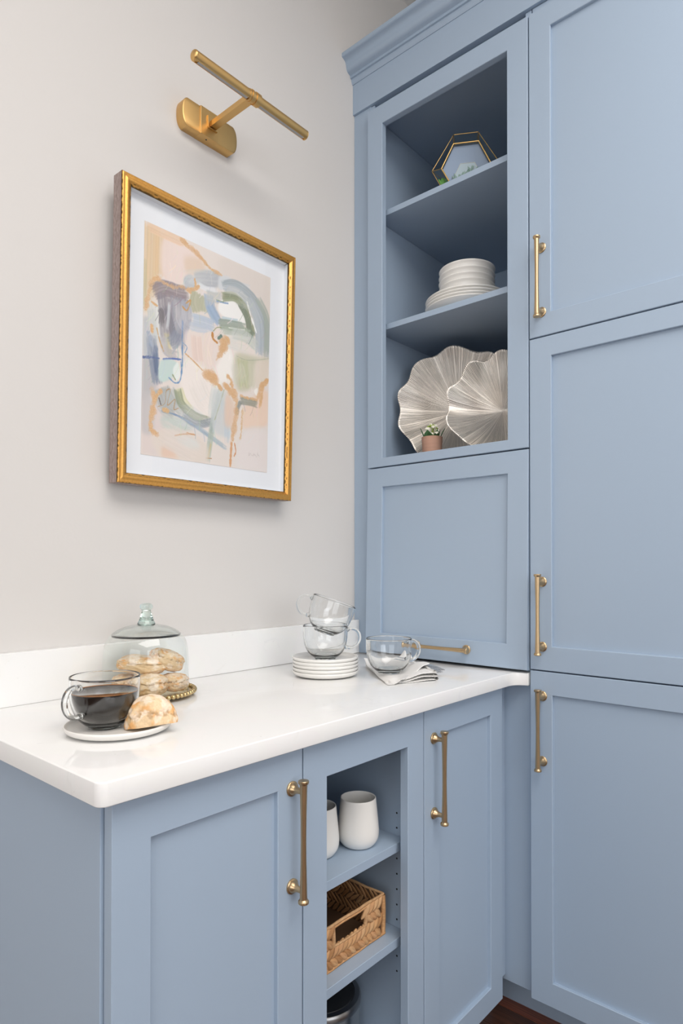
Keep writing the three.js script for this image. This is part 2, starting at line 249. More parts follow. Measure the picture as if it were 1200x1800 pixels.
// ------------------------------------------------------------------ framed picture
{
  const W = 0.505, H = 0.6495, T = 0.0345, F = 0.0225;
  const t = thing('framed_picture', 'framed abstract painting in pastel colours with a gold-edged wooden frame on the greige wall', 'picture', [-0.809, 1.3565, 0.0185]);
  t.rotation.x = 0.0262; // its foot stands off the wall on bumpers
  const goldTex = texture(512, 64, (u, v, X, Y) => {
    const e = tileNoise(u, v * 0.1, 40, 4, 4), e2 = tileNoise(u, 0.3, 26, 8, 4), k = fbm(u * 90, v * 5, 3, 3);
    const edge = Math.max(sst(0.17 + 0.16 * e, 0.09 + 0.16 * e, v), sst(0.80 + 0.16 * e2, 0.89 + 0.16 * e2, v), 0.9 * sst(0.05, 0.0, Math.abs(v - 0.72 - 0.04 * e)) * sst(0.0, 0.22, e2));
    const g = 0.5 + 0.6 * k, a = [lerp(0.80, 0.93, g), lerp(0.58, 0.70, g), lerp(0.29, 0.37, g)], b = [0.37, 0.28, 0.13];
    return [0, 1, 2].map((i) => lerp(a[i], b[i], clamp(edge)));
  });
  const gold = std({ map: goldTex, metalness: 0.72, roughness: 0.36, bumpMap: goldTex, bumpScale: 0.0008 });
  const grainTex = texture(128, 512, (u, v) => {
    const n = fbm(u * 26, v * 6, 2, 4), r = Math.abs(Math.sin((u * 6 + 1.4 * fbm(u * 3, v * 5, 5, 3)) * PI)), k = clamp(0.45 + 0.7 * n + 0.25 * r);
    return [lerp(0.47, 0.71, k), lerp(0.40, 0.645, k), lerp(0.385, 0.62, k)];
  });
  const pinkWood = std({ map: grainTex, roughness: 0.75 });
  // moulding profile across the face: inward offset, height above the frame's front edge
  const pf = [[0, -0.006], [0, -0.0015], [0.0015, 0], [0.004, 0.0005], [0.0065, -0.0012], [0.010, 0.0008], [0.0135, 0.0012], [0.0165, -0.0002], [0.0185, -0.003], [0.0205, -0.0032], [0.0225, -0.0045], [0.0225, -0.0085]];
  const rail = (L, n = 90) => { // along x from 0 to L, mitred, inward = +y
    const pos = [], uv = [], idx = [], m = pf.length; let len = 0;
    const ls = pf.map((q, i) => (len += i ? Math.hypot(q[0] - pf[i - 1][0], q[1] - pf[i - 1][1]) : 0));
    for (let j = 0; j <= n; j++) for (let i = 0; i < m; i++) {
      const o = pf[i][0], x = lerp(o, L - o, j / n), wob = 0.00035 * fbm(x * 120 + L * 7, i * 2.1, L, 2);
      pos.push(x, o, pf[i][1] + (i && i < m - 1 ? wob : 0)); uv.push(x / 0.3 + L * 3.1, ls[i] / len);
    }
    for (let j = 0; j < n; j++) for (let i = 0; i < m - 1; i++) { const a = j * m + i, b = a + m; idx.push(a, b, a + 1, b, b + 1, a + 1); }
    const g = new THREE.BufferGeometry(); g.setAttribute('position', new THREE.Float32BufferAttribute(pos, 3)); g.setAttribute('uv', new THREE.Float32BufferAttribute(uv, 2)); g.setIndex(idx); g.computeVertexNormals(); return g;
  };
  const z = T;
  part('frame_rail', rail(W).translate(0, 0, z), gold, t);
  part('frame_rail', rail(W).rotateZ(PI).translate(W, H, z), gold, t);
  part('frame_rail', rail(H).rotateZ(PI / 2).translate(W, 0, z), gold, t);
  part('frame_rail', rail(H).rotateZ(-PI / 2).translate(0, H, z), gold, t);
  const box = (a, b, c, d, e, f) => boxUV(new THREE.BoxGeometry(b - a, d - c, f - e).translate((a + b) / 2, (c + d) / 2, (e + f) / 2), 14);
  part('frame_side', mg([box(-0.0002, 0.018, 0, H, 0, z - 0.005), box(W - 0.018, W + 0.0002, 0, H, 0, z - 0.005), box(0.018, W - 0.018, -0.0002, 0.018, 0, z - 0.005), box(0.018, W - 0.018, H - 0.018, H + 0.0002, 0, z - 0.005)]), pinkWood, t, 'washed pinkish wood grain outer side');
  const white = std({ color: lin(0.80, 0.82, 0.85), roughness: 0.8 }), iz = z - 0.0085, mz = z - 0.0225;
  part('spacer', mg([box(F - 0.006, F - 0.001, F, H - F, mz, iz), box(W - F + 0.001, W - F + 0.006, F, H - F, mz, iz), box(F, W - F, F - 0.006, F - 0.001, mz, iz), box(F, W - F, H - F + 0.001, H - F + 0.006, mz, iz)]), white, t);
  part('mat_board', box(F - 0.005, W - F + 0.005, F - 0.005, H - F + 0.005, mz - 0.004, mz), white, t);
  part('picture_glass', box(F - 0.003, W - F + 0.003, F - 0.003, H - F + 0.003, iz - 0.0005, iz + 0.0005), phy({ color: 0xffffff, roughness: 0.02, transmission: 1, thickness: 0, ior: 1.45, specularIntensity: 0.5 }), t);
  for (const x of [0.02, W - 0.035]) part('bumper', box(x, x + 0.015, 0.01, 0.025, -0.0165, 0), M.dark, t);

  // the painting, brush stroke by brush stroke; points are read off the photograph's own picture area and straightened
  const CW = 740, CH = 1020, cv = document.createElement('canvas'); cv.width = CW; cv.height = CH; const base = cv.getContext('2d'), R = rng(77);
  const lay = document.createElement('canvas'); lay.width = CW; lay.height = CH; const wet = lay.getContext('2d'); let c = base;
  const soften = (px, draw) => { wet.clearRect(0, 0, CW, CH); c = wet; draw(); c = base; c.filter = `blur(${px}px)`; c.drawImage(lay, 0, 0); c.filter = 'none'; }; // paint that runs into its neighbours
  const Q = [[52, 38], [915, 425], [928, 1765], [58, 1640]];
  const hom = (() => { // projective map of the four corners onto the canvas
    const D = [[0, 0], [CW, 0], [CW, CH], [0, CH]], A = [], b = [];
    Q.forEach(([x, y], i) => { const [X, Y] = D[i]; A.push([x, y, 1, 0, 0, 0, -X * x, -X * y]); b.push(X); A.push([0, 0, 0, x, y, 1, -Y * x, -Y * y]); b.push(Y); });
    for (let i = 0; i < 8; i++) { let p = i; for (let k = i; k < 8; k++) if (Math.abs(A[k][i]) > Math.abs(A[p][i])) p = k; [A[i], A[p]] = [A[p], A[i]]; [b[i], b[p]] = [b[p], b[i]]; for (let k = 0; k < 8; k++) if (k !== i) { const f = A[k][i] / A[i][i]; for (let j = i; j < 8; j++) A[k][j] -= f * A[i][j]; b[k] -= f * b[i]; } }
    const h = b.map((v, i) => v / A[i][i]); return (x, y) => { const w = h[6] * x + h[7] * y + 1; return [(h[0] * x + h[1] * y + h[2]) / w, (h[3] * x + h[4] * y + h[5]) / w]; };
  })();
  const hex = (s) => { const k = [1, 3, 5].map((i) => parseInt(s.slice(i, i + 2), 16)), m = (k[0] + k[1] + k[2]) / 3; return k.map((v) => Math.round(lerp(v, m, 0.13))); };
  const spline = (pts, n) => new THREE.CatmullRomCurve3(pts.map((q) => { const [x, y] = hom(q[0], q[1]); return V(x, y, 0); }), false, 'centripetal').getPoints(n);
  const stroke = (col, w, pts, a = 0.8, dry = 0.35) => soften(1.8, () => bristles(col, w, pts, a, dry));
  function bristles(col, w, pts, a, dry) { // bristles laid side by side along the path
    const p = spline(pts, 40), k = hex(col), nb = Math.max(3, Math.round(w / 1.1)); c.lineCap = 'round'; c.lineJoin = 'round';
    for (let b = 0; b < nb; b++) {
      const o = ((b + 0.5) / nb - 0.5) * w, j = (R() - 0.5) * 24, ph = R() * 100; c.lineWidth = 1.2 + R() * 3.2; c.strokeStyle = `rgba(${k.map((v) => Math.round(clamp(v + j, 0, 255))).join(',')},${a * (0.35 + 0.5 * R())})`;
      let on = false; c.beginPath(); const s0 = Math.floor(R() * 11 * dry), s1 = 40 - Math.floor(R() * 20 * dry);
      for (let i = s0; i <= s1; i++) { const q = p[i], n = p[Math.min(i + 1, 40)], m = p[Math.max(i - 1, 0)], dx = n.x - m.x, dy = n.y - m.y, l = Math.hypot(dx, dy) || 1, wob = 1 + 0.15 * fbm(i * 0.2, ph, 1, 2);
        if (fbm(i * 0.35, ph, 9, 2) > 0.42 - 0.1 * dry) { on = false; continue; } const X = q.x - (dy / l) * o * wob, Y = q.y + (dx / l) * o * wob; on ? c.lineTo(X, Y) : c.moveTo(X, Y); on = true; }
      c.stroke();
    }
  }
  const wash = (col, pts, a = 0.5, soft = 14) => soften(soft * 0.45, () => patch(col, pts, a, soft));
  function patch(col, pts, a, soft) { // soft-edged patch, built of many slightly different outlines
    const p = pts.map((q) => hom(q[0], q[1])), k = hex(col), n = 10;
    for (let s = 0; s < n; s++) { const j = (R() - 0.5) * 12; c.fillStyle = `rgba(${k.map((v) => Math.round(clamp(v + j, 0, 255))).join(',')},${1 - Math.pow(1 - a, 1 / n * 1.6)})`; c.beginPath();
      const cl = new THREE.CatmullRomCurve3(p.map((q) => V(q[0] + (R() - 0.5) * 2 * soft, q[1] + (R() - 0.5) * 2 * soft, 0)), true, 'centripetal').getPoints(50); cl.forEach((q, i) => (i ? c.lineTo(q.x, q.y) : c.moveTo(q.x, q.y))); c.fill(); }
  }
  function foil(w, pts, a = 0.9) { // rough gold leaf: a thin uneven ground and torn flecks
    const p = spline(pts, 70), ph = R() * 50; p.forEach((q, i) => { const ww = w * clamp(0.62 + 1.5 * fbm(i * 0.11, ph, 3, 3), 0.15, 1.3), ox = w * 0.5 * fbm(i * 0.16, ph, 8, 2), oy = w * 0.5 * fbm(i * 0.16, ph, 12, 2);
      c.fillStyle = `rgba(214,172,124,${a * 0.16})`; c.beginPath(); c.ellipse(q.x + ox, q.y + oy, ww * 0.55, ww * 0.45, R() * 3, 0, 7); c.fill();
      for (let s = 0; s < ww * 0.55; s++) { const an = R() * 2 * PI, rr = Math.sqrt(R()) * ww * 0.6, v = R(), k = v < 0.2 ? [198, 156, 102] : v < 0.6 ? [212, 168, 116] : v < 0.9 ? [224, 186, 138] : [243, 222, 186]; c.fillStyle = `rgba(${k.join(',')},${a * 0.45})`; c.beginPath(); c.ellipse(q.x + ox + Math.cos(an) * rr, q.y + oy + Math.sin(an) * rr, 0.7 + R() * 2.4, 0.5 + R() * 1.1, R() * 3, 0, 7); c.fill(); } });
  }
  const line = (col, w, pts, a = 0.8) => soften(0.9, () => { const p = spline(pts, 50), k = hex(col); c.strokeStyle = `rgb(${k.join(',')})`; c.globalAlpha = a * 0.75; c.lineCap = 'round'; for (let i = 0; i < 50; i++) { c.lineWidth = w * clamp(0.45 + 1.1 * (fbm(i * 0.16, w, p[0].x, 3) + 0.25), 0.12, 1.1); c.beginPath(); c.moveTo(p[i].x, p[i].y); c.lineTo(p[i + 1].x, p[i + 1].y); c.stroke(); } c.globalAlpha = 1; });
  c.fillStyle = '#e2d8d0'; c.fillRect(0, 0, CW, CH);
  wash('#ddd3c8', [[560, 300], [900, 440], [925, 1000], [700, 700]], 0.7, 20); wash('#ddccc6', [[60, 1000], [150, 1100], [200, 1650], [60, 1640]], 0.7, 14);
  stroke('#e0bf93', 90, [[95, 60], [95, 300], [90, 560]], 0.8); stroke('#dfbc90', 60, [[165, 110], [165, 330], [165, 420]], 0.7); stroke('#e6cdb2', 70, [[230, 130], [230, 300], [225, 430]], 0.7);
  wash('#e7d3c8', [[200, 160], [420, 260], [440, 380], [320, 460], [200, 430]], 0.85); stroke('#e8c3a0', 42, [[70, 75], [230, 150], [320, 190]], 0.8);
  wash('#d9c7a6', [[60, 420], [110, 440], [100, 640], [60, 660]], 0.5); stroke('#c2bb8a', 16, [[62, 300], [64, 520], [66, 640]], 0.4);
  wash('#e3c7ad', [[330, 290], [440, 310], [470, 380], [350, 400]], 0.6);
  wash('#b9bdc2', [[60, 700], [110, 720], [120, 960], [60, 960]], 0.8); wash('#b7b4b6', [[60, 980], [120, 1000], [140, 1180], [60, 1250]], 0.8); wash('#c3bdbd', [[60, 1200], [120, 1250], [120, 1500], [60, 1480]], 0.7);
  // grey violet mass upper left
  stroke('#8d7f84', 70, [[120, 530], [200, 500], [300, 530], [360, 540]], 0.9); stroke('#8f8890', 80, [[200, 540], [215, 700], [230, 880]], 0.9); stroke('#9a98a3', 90, [[300, 560], [310, 720], [290, 900]], 0.9); stroke('#a5a7b3', 60, [[350, 580], [350, 700], [320, 800]], 0.85);
  stroke('#d8d9d6', 46, [[125, 590], [130, 700], [150, 860]], 0.85); stroke('#c9ccc9', 40, [[110, 640], [120, 760], [135, 860]], 0.8); stroke('#6f6a6c', 26, [[165, 640], [180, 660], [180, 760]], 0.7); stroke('#7a7781', 34, [[210, 620], [250, 760], [270, 830]], 0.6); stroke('#cfd2d4', 14, [[232, 595], [228, 700], [220, 780]], 0.8); stroke('#c9bf86', 26, [[215, 800], [235, 900], [240, 960]], 0.6); stroke('#8c93a3', 60, [[300, 800], [270, 860], [240, 880]], 0.6);
  stroke('#b3aeb0', 40, [[190, 830], [220, 930], [300, 960]], 0.7);
  // centre washes
  wash('#e9d9cf', [[350, 810], [480, 780], [560, 760], [640, 900], [560, 1100], [470, 1080], [370, 960]], 0.9); wash('#efe5dc', [[340, 1000], [480, 1050], [600, 1180], [560, 1340], [430, 1360], [340, 1250]], 0.9); wash('#f0e9e2', [[560, 1060], [660, 880], [710, 880], [690, 1080], [600, 1140]], 0.9); stroke('#e8cdbd', 60, [[420, 820], [430, 940], [440, 1000]], 0.6); stroke('#ead6c9', 60, [[520, 800], [500, 950], [520, 1040]], 0.6);
  wash('#e5dccf', [[600, 780], [760, 850], [840, 960], [700, 980], [640, 860]], 0.7);
  // grey clouds, top centre
  wash('#b5b9be', [[400, 400], [470, 380], [570, 400], [560, 480], [450, 480], [410, 440]], 0.95, 8); wash('#b9bec4', [[330, 430], [370, 410], [410, 440], [400, 490], [340, 480]], 0.9, 7); wash('#d3d5d8', [[570, 420], [640, 430], [640, 480], [570, 500]], 0.9, 8); stroke('#e3e5e7', 24, [[425, 470], [480, 500], [560, 510]], 0.9); stroke('#ced3d9', 22, [[600, 480], [700, 470], [780, 490]], 0.5);
  // olive, blue
  stroke('#b2b391', 80, [[430, 530], [420, 600], [440, 660]], 0.9); stroke('#b9b99d', 50, [[480, 560], [470, 620], [470, 660]], 0.7); stroke('#a9b7c8', 60, [[500, 540], [510, 620], [560, 720]], 0.95); stroke('#96adc8', 46, [[500, 610], [540, 680], [580, 740]], 0.9); stroke('#b4c3d4', 60, [[390, 710], [470, 730], [550, 760]], 0.85); stroke('#c1cad6', 40, [[370, 750], [440, 770], [500, 770]], 0.7); stroke('#bcc0bd', 50, [[480, 540], [540, 560], [590, 560]], 0.7);
  wash('#f1efeb', [[580, 590], [660, 570], [720, 650], [750, 730], [640, 710], [570, 650]], 0.95, 8); line('#8aa3c8', 9, [[555, 585], [600, 595], [630, 600]], 0.9); line('#8fa58c', 6, [[550, 575], [580, 585], [600, 590]], 0.8); stroke('#b9cdd5', 16, [[590, 700], [640, 710], [700, 720]], 0.8);
  // the green grey arch at right
  stroke('#a3adb3', 84, [[600, 510], [680, 500], [780, 570], [850, 680], [890, 800], [890, 960]], 0.95, 0.2); stroke('#b1bac2', 54, [[760, 560], [830, 700], [850, 840], [850, 960]], 0.85); stroke('#a7b0a3', 44, [[830, 560], [890, 680], [905, 820], [905, 980]], 0.85); stroke('#8c946f', 44, [[590, 555], [680, 560], [750, 640], [780, 720], [800, 820]], 0.95, 0.2); stroke('#7f8b74', 34, [[710, 600], [760, 690], [790, 800], [815, 820]], 0.9); line('#f3f2f0', 12, [[760, 590], [790, 690], [830, 800]], 0.85); stroke('#96a394', 52, [[570, 740], [660, 750], [760, 770]], 0.9); stroke('#a5b09c', 40, [[600, 780], [700, 790], [790, 800]], 0.9); line('#e6e8de', 6, [[640, 765], [700, 775], [750, 780]], 0.8); stroke('#c4cac2', 60, [[660, 800], [760, 830], [840, 900]], 0.7);
  wash('#c6c3a8', [[700, 960], [840, 970], [920, 980], [915, 1000], [840, 1000], [780, 1180], [710, 1180]], 0.75); stroke('#bdbf95', 70, [[740, 980], [750, 1080], [760, 1180]], 0.8); stroke('#cfcbb0', 50, [[800, 1010], [810, 1100], [800, 1180]], 0.7); wash('#ddd0bf', [[840, 1000], [920, 1000], [920, 1100], [850, 1180], [830, 1100]], 0.8); line('#9aa385', 4, [[700, 960], [760, 985], [850, 985], [920, 975]], 0.6);
  // blue cross, pale turquoise
  stroke('#7e8ba0', 50, [[110, 820], [130, 960], [150, 1080], [165, 1160]], 0.9); stroke('#5d6f8c', 24, [[145, 890], [145, 980], [160, 1100]], 0.8); stroke('#8c9dba', 18, [[90, 790], [105, 840], [115, 900]], 0.9); line('#55689a', 13, [[62, 970], [110, 970], [170, 978]], 0.85); line('#5870b8', 12, [[200, 985], [260, 980], [320, 985]], 0.85); line('#5b86b8', 10, [[325, 720], [325, 860], [330, 1000], [325, 1080]], 0.7); line('#7f9fc0', 6, [[330, 870], [358, 900], [345, 940]], 0.8);
  wash('#c4d6d0', [[180, 1000], [280, 1000], [300, 1060], [230, 1130], [180, 1130]], 0.95, 6); wash('#e6ebe6', [[270, 1050], [300, 1010], [310, 1100], [285, 1130]], 0.9, 4); line('#6b92c0', 8, [[240, 1110], [280, 1145], [310, 1140], [325, 1080], [320, 1000]], 0.85); line('#98a37c', 8, [[265, 1090], [285, 1125]], 0.7);
  // lower left greys, olive sweep
  stroke('#a6aaa6', 90, [[190, 1180], [230, 1280], [300, 1340]], 0.85); stroke('#b4b8b5', 70, [[240, 1200], [290, 1280], [360, 1350]], 0.7); wash('#c6cdc5', [[190, 1380], [320, 1390], [400, 1450], [330, 1480], [220, 1450]], 0.85); stroke('#dcd9a8', 40, [[310, 1180], [345, 1270], [400, 1340]], 0.6); stroke('#8f9877', 40, [[300, 1190], [330, 1290], [420, 1370], [520, 1410]], 0.75); stroke('#7c8691', 36, [[340, 1370], [430, 1430], [520, 1420], [570, 1400]], 0.75); line('#7c93b2', 14, [[200, 1340], [300, 1370], [420, 1440], [520, 1510]], 0.8); stroke('#9fb2be', 22, [[430, 1440], [540, 1520], [650, 1600]], 0.7);
  stroke('#a9b7a8', 30, [[600, 1180], [560, 1340], [530, 1560], [515, 1690]], 0.75); stroke('#8fa29a', 16, [[590, 1240], [550, 1390], [540, 1500]], 0.7); wash('#c9cfcf', [[560, 1200], [660, 1240], [670, 1500], [560, 1480]], 0.7); stroke('#bccad4', 36, [[610, 1260], [640, 1400], [650, 1560]], 0.55); stroke('#c9ba84', 10, [[540, 1560], [525, 1640], [520, 1670]], 0.7); line('#b5793d', 4, [[505, 1665], [545, 1668]], 0.8); line('#9fa46a', 5, [[620, 1190], [590, 1300], [560, 1400]], 0.7);
  wash('#e3d2c5', [[130, 1510], [400, 1500], [520, 1600], [500, 1710], [200, 1660]], 0.7); wash('#e8c6ad', [[210, 1600], [260, 1610], [310, 1660], [250, 1670], [205, 1640]], 0.85); wash('#d7dbd8', [[300, 1520], [420, 1540], [460, 1590], [380, 1580]], 0.6); line('#d29a63', 8, [[290, 1510], [350, 1500], [420, 1500]], 0.8); line('#d29a63', 6, [[370, 1490], [400, 1500], [430, 1505]], 0.7);
  wash('#e8ccb6', [[760, 1330], [910, 1200], [925, 1400], [850, 1470], [760, 1450]], 0.85); wash('#e6c9b2', [[640, 1220], [680, 1290], [690, 1440], [640, 1440]], 0.8); wash('#e0d8d2', [[760, 1480], [925, 1480], [925, 1750], [720, 1720]], 0.85);
  stroke('#8a8c7c', 40, [[730, 1265], [800, 1275], [850, 1290]], 0.75); stroke('#7f8680', 20, [[735, 1270], [715, 1320], [710, 1370]], 0.8);
  // thinned paint dragged over the joins
  for (const [col, w, pts, a] of [['#c9cacb', 120, [[140, 700], [150, 860], [180, 980]], 0.25], ['#d9d4d0', 90, [[330, 600], [340, 720], [400, 780]], 0.3], ['#cfd3d6', 110, [[300, 1340], [420, 1400], [560, 1500]], 0.3], ['#e6ddd4', 110, [[420, 1120], [470, 1240], [540, 1330]], 0.45], ['#d5d6d0', 90, [[560, 820], [680, 860], [800, 900]], 0.35], ['#c4c7c2', 70, [[690, 560], [790, 620], [860, 740]], 0.3], ['#d3cfc0', 90, [[700, 1000], [720, 1090], [740, 1180]], 0.35], ['#c9cfcc', 90, [[590, 1150], [570, 1300], [560, 1450]], 0.35], ['#dfd3cb', 120, [[180, 1480], [330, 1560], [480, 1640]], 0.4], ['#b9bab9', 80, [[180, 1180], [210, 1300], [290, 1370]], 0.4], ['#e9e4dd', 40, [[590, 500], [690, 520], [770, 580]], 0.3], ['#d6d9d4', 70, [[330, 430], [420, 420], [560, 430]], 0.25]]) stroke(col, w, pts, a, 1);
  for (let i = 0; i < 260; i++) { const x = 70 + R() * 840, y = 120 + 0.42 * x + R() * 1180; if (y > 1600) continue; const [X, Y] = hom(x, y); if (X < 20 || X > CW - 20 || Y > CH - 30) continue; const d = c.getImageData(Math.round(X), Math.round(Y), 1, 1).data; c.strokeStyle = `rgba(${[0, 1, 2].map((k) => clamp(d[k] + (R() - 0.4) * 26, 0, 255) | 0).join(',')},0.5)`; c.lineWidth = 1 + R() * 4; const L = 18 + R() * 60, an = PI / 2 + (R() - 0.5) * 1.2; c.beginPath(); c.moveTo(X, Y); c.quadraticCurveTo(X + Math.cos(an) * L * 0.5 + 5 * (R() - 0.5), Y + Math.sin(an) * L * 0.5, X + Math.cos(an + 0.2) * L, Y + Math.sin(an + 0.2) * L); c.stroke(); }
  // gold
  foil(30, [[300, 165], [340, 200], [400, 250], [450, 300]]); foil(20, [[450, 300], [500, 360], [580, 405]]); foil(26, [[70, 640], [85, 560], [120, 440], [160, 430]]); foil(22, [[150, 435], [210, 470], [260, 490], [320, 490], [380, 530]]); foil(24, [[355, 510], [410, 500], [430, 480]]); foil(12, [[400, 430], [410, 500]]); line('#cf9a58', 9, [[320, 620], [350, 650], [375, 580], [345, 600]], 0.7); line('#cfa163', 8, [[150, 770], [170, 850], [200, 930]], 0.6); foil(14, [[115, 750], [118, 800]]); foil(12, [[110, 590], [150, 620]]);
  line('#c9883f', 14, [[530, 800], [535, 840], [565, 870]], 0.85); foil(50, [[600, 850], [615, 880], [590, 920]]); foil(26, [[620, 830], [640, 850], [600, 930], [560, 985]]); line('#6f8577', 16, [[570, 840], [590, 822]], 0.8); line('#9aa06f', 6, [[535, 790], [560, 765], [590, 765]], 0.7);
  line('#d8a873', 9, [[350, 945], [400, 990], [470, 1060]], 0.8); foil(56, [[490, 1085], [530, 1100], [555, 1120]]); foil(22, [[540, 1130], [580, 1160], [600, 1190]]); foil(36, [[620, 1150], [660, 1200], [700, 1250]]); foil(26, [[640, 1090], [660, 1140], [700, 1220]]); foil(18, [[730, 1230], [790, 1250], [850, 1260]]); foil(36, [[880, 1140], [870, 1180], [850, 1260]]); foil(30, [[920, 1120], [880, 1160]]); foil(20, [[880, 1180], [875, 1260], [862, 1310]]); foil(34, [[700, 1260], [710, 1350], [690, 1480], [680, 1560]]); foil(14, [[750, 1320], [745, 1440], [740, 1530]], 0.7); line('#d9a06c', 16, [[680, 1560], [676, 1660], [675, 1720]], 0.7); line('#d58a50', 8, [[700, 1560], [710, 1620], [700, 1650]], 0.7);
  foil(36, [[135, 1190], [145, 1280], [130, 1380]]); foil(26, [[125, 1380], [125, 1470], [165, 1500]]); foil(20, [[145, 1260], [180, 1210], [190, 1200]]); foil(26, [[205, 1330], [240, 1340]], 0.7); line('#b97e3c', 5, [[170, 1310], [215, 1290], [225, 1200], [250, 1190], [235, 1300], [285, 1260], [280, 1330], [310, 1320]], 0.7); line('#6e5f58', 6, [[175, 1250], [190, 1300]], 0.7); wash('#efe6da', [[640, 1115], [660, 1130], [655, 1150]], 0.9, 3); wash('#f0ebe2', [[825, 1200], [845, 1180], [840, 1230]], 0.9, 3);
  c.strokeStyle = 'rgba(150,140,135,0.45)'; c.lineWidth = 1.3; c.beginPath(); for (let i = 0; i < 60; i++) { const x = 612 + i * 1.25, y = 940 + 4 * Math.sin(i * 0.9 + 2 * Math.sin(i * 0.21)) + 4 * Math.sin(i * 0.31 + 1) - (i % 23 === 3 ? 10 : 0); i ? c.lineTo(x, y) : c.moveTo(x, y); } c.stroke();
  const tex = new THREE.CanvasTexture(cv); tex.colorSpace = THREE.SRGBColorSpace;
  const pr = new THREE.BoxGeometry(0.369, 0.509, 0.0006).translate(0.066 + 0.1845, 0.069 + 0.2545, mz + 0.0004);
  part('art_print', pr, std({ map: tex, roughness: 0.7 }), t, 'abstract painting of peach, grey, blue, olive and gold strokes');
}

// ------------------------------------------------------------------ picture light
{
  const t = thing('picture_light', 'brass picture light with a long slim tube mounted on the wall above the framed painting', 'wall lamp', [-0.551, 2.25, 0]);
  const plate = (w, h, d, b, rr) => { const s = new THREE.Shape(), x = w / 2, y = h / 2, a = rr; s.moveTo(-x + a, -y); s.lineTo(x - a, -y); s.bezierCurveTo(x - 0.002, -y * 0.85, x, -y * 0.4, x, 0); s.bezierCurveTo(x, y * 0.4, x - 0.002, y * 0.85, x - a, y); s.lineTo(-x + a, y); s.bezierCurveTo(-x + 0.002, y * 0.85, -x, y * 0.4, -x, 0); s.bezierCurveTo(-x, -y * 0.4, -x + 0.002, -y * 0.85, -x + a, -y); return toCreasedNormals(new THREE.ExtrudeGeometry(s, { depth: d - b, bevelThickness: b, bevelSize: b, bevelOffset: -b, bevelSegments: 2, curveSegments: 10 }).translate(0, 0, 0), 0.4); };
  part('wall_plate', plate(0.162, 0.066, 0.0265, 0.002, 0.013), M.sconce, t);
  part('mount_block', rbox(0.052, 0.0675, 0.029, -0.006, 0, 0.0147, 0.0012), M.sconce, t);
  part('arm_bracket', mg([rbox(0.0016, 0.028, 0.005, -0.0125, 0.004, 0.031, 0.0004), rbox(0.026, 0.0016, 0.005, 0.002, -0.0105, 0.031, 0.0004)]), M.sconce, t);
  part('arm', rbox(0.0185, 0.0135, 0.145, 0.002, -0.001, 0.103, 0.001), M.sconce, t);
  const scr = part('screw', new THREE.CylinderGeometry(0.002, 0.002, 0.0012, 12), M.dark, t); scr.position.set(-0.008, -0.0337, 0.018);
  const L0 = -0.158, L1 = 0.170, zt = 0.18, yt = -0.005, r = 0.0112;
  const tubeAt = (a, b, rr) => toCreasedNormals(new THREE.CylinderGeometry(rr, rr, b - a, 32).rotateZ(PI / 2).translate((a + b) / 2, yt, zt), 0.6);
  const half = (a, b) => { // tube with a slot along its underside
    const s = new THREE.Shape(), ga = 0.34; s.absarc(0, 0, r, -PI / 2 + ga, 1.5 * PI - ga, false); s.lineTo(-0.0035, -0.0085); s.lineTo(0.0035, -0.0085); s.closePath();
    return toCreasedNormals(new THREE.ExtrudeGeometry(s, { depth: b - a, bevelEnabled: false, curveSegments: 30 }).rotateY(PI / 2).translate(a, yt, zt), 0.6);
  };
  part('tube', half(L0, -0.013), M.sconce, t); part('tube', half(0.018, L1), M.sconce, t);
  const dif = std({ color: lin(0.42, 0.42, 0.42), roughness: 0.3 });
  for (const [a, b] of [[L0 + 0.008, -0.016], [0.021, L1 - 0.008]]) part('diffuser', new THREE.BoxGeometry(b - a, 0.0015, 0.0072).translate((a + b) / 2, yt - 0.0095, zt), dif, t, 'pale diffuser strip');
  part('end_cap', new THREE.SphereGeometry(r + 0.0003, 28, 16).scale(0.62, 1, 1).translate(L0, yt, zt), M.sconce, t);
  part('end_cap', new THREE.SphereGeometry(r + 0.0003, 28, 16).scale(0.3, 1, 1).translate(L1, yt, zt), M.sconce, t);
  part('collar', mg([tubeAt(-0.014, 0.019, 0.0124), tubeAt(-0.008, -0.004, 0.0138), tubeAt(0.004, 0.0165, 0.0142)]), M.sconce, t);
}

// ------------------------------------------------------------------ glass cups, plates, coffee
const CUP_H = 0.083;
const cupBody = (() => {
  const outer = new THREE.SplineCurve([[0.0265, 0.0035], [0.0345, 0.0085], [0.0435, 0.0185], [0.0505, 0.0335], [0.0538, 0.052], [0.0545, 0.068], [0.0545, 0.0815]].map((q) => V2(...q))).getPoints(26);
  const inner = new THREE.SplineCurve([[0.0520, 0.0815], [0.0520, 0.068], [0.0512, 0.052], [0.0478, 0.0348], [0.0405, 0.0205], [0.030, 0.0112], [0.016, 0.0082], [0, 0.0078]].map((q) => V2(...q))).getPoints(26);
  const p = [V2(0, 0.0022), V2(0.0215, 0.0022), V2(0.0228, 0.0004), V2(0.0240, 0), V2(0.0254, 0.0004), V2(0.0260, 0.0018), ...outer, V2(0.0541, 0.0827), V2(0.0532, 0.083), V2(0.0524, 0.0827), ...inner].map((q) => V2(Math.max(0, q.x), q.y));
  return toCreasedNormals(new THREE.LatheGeometry(p, 96), 0.9);
})();
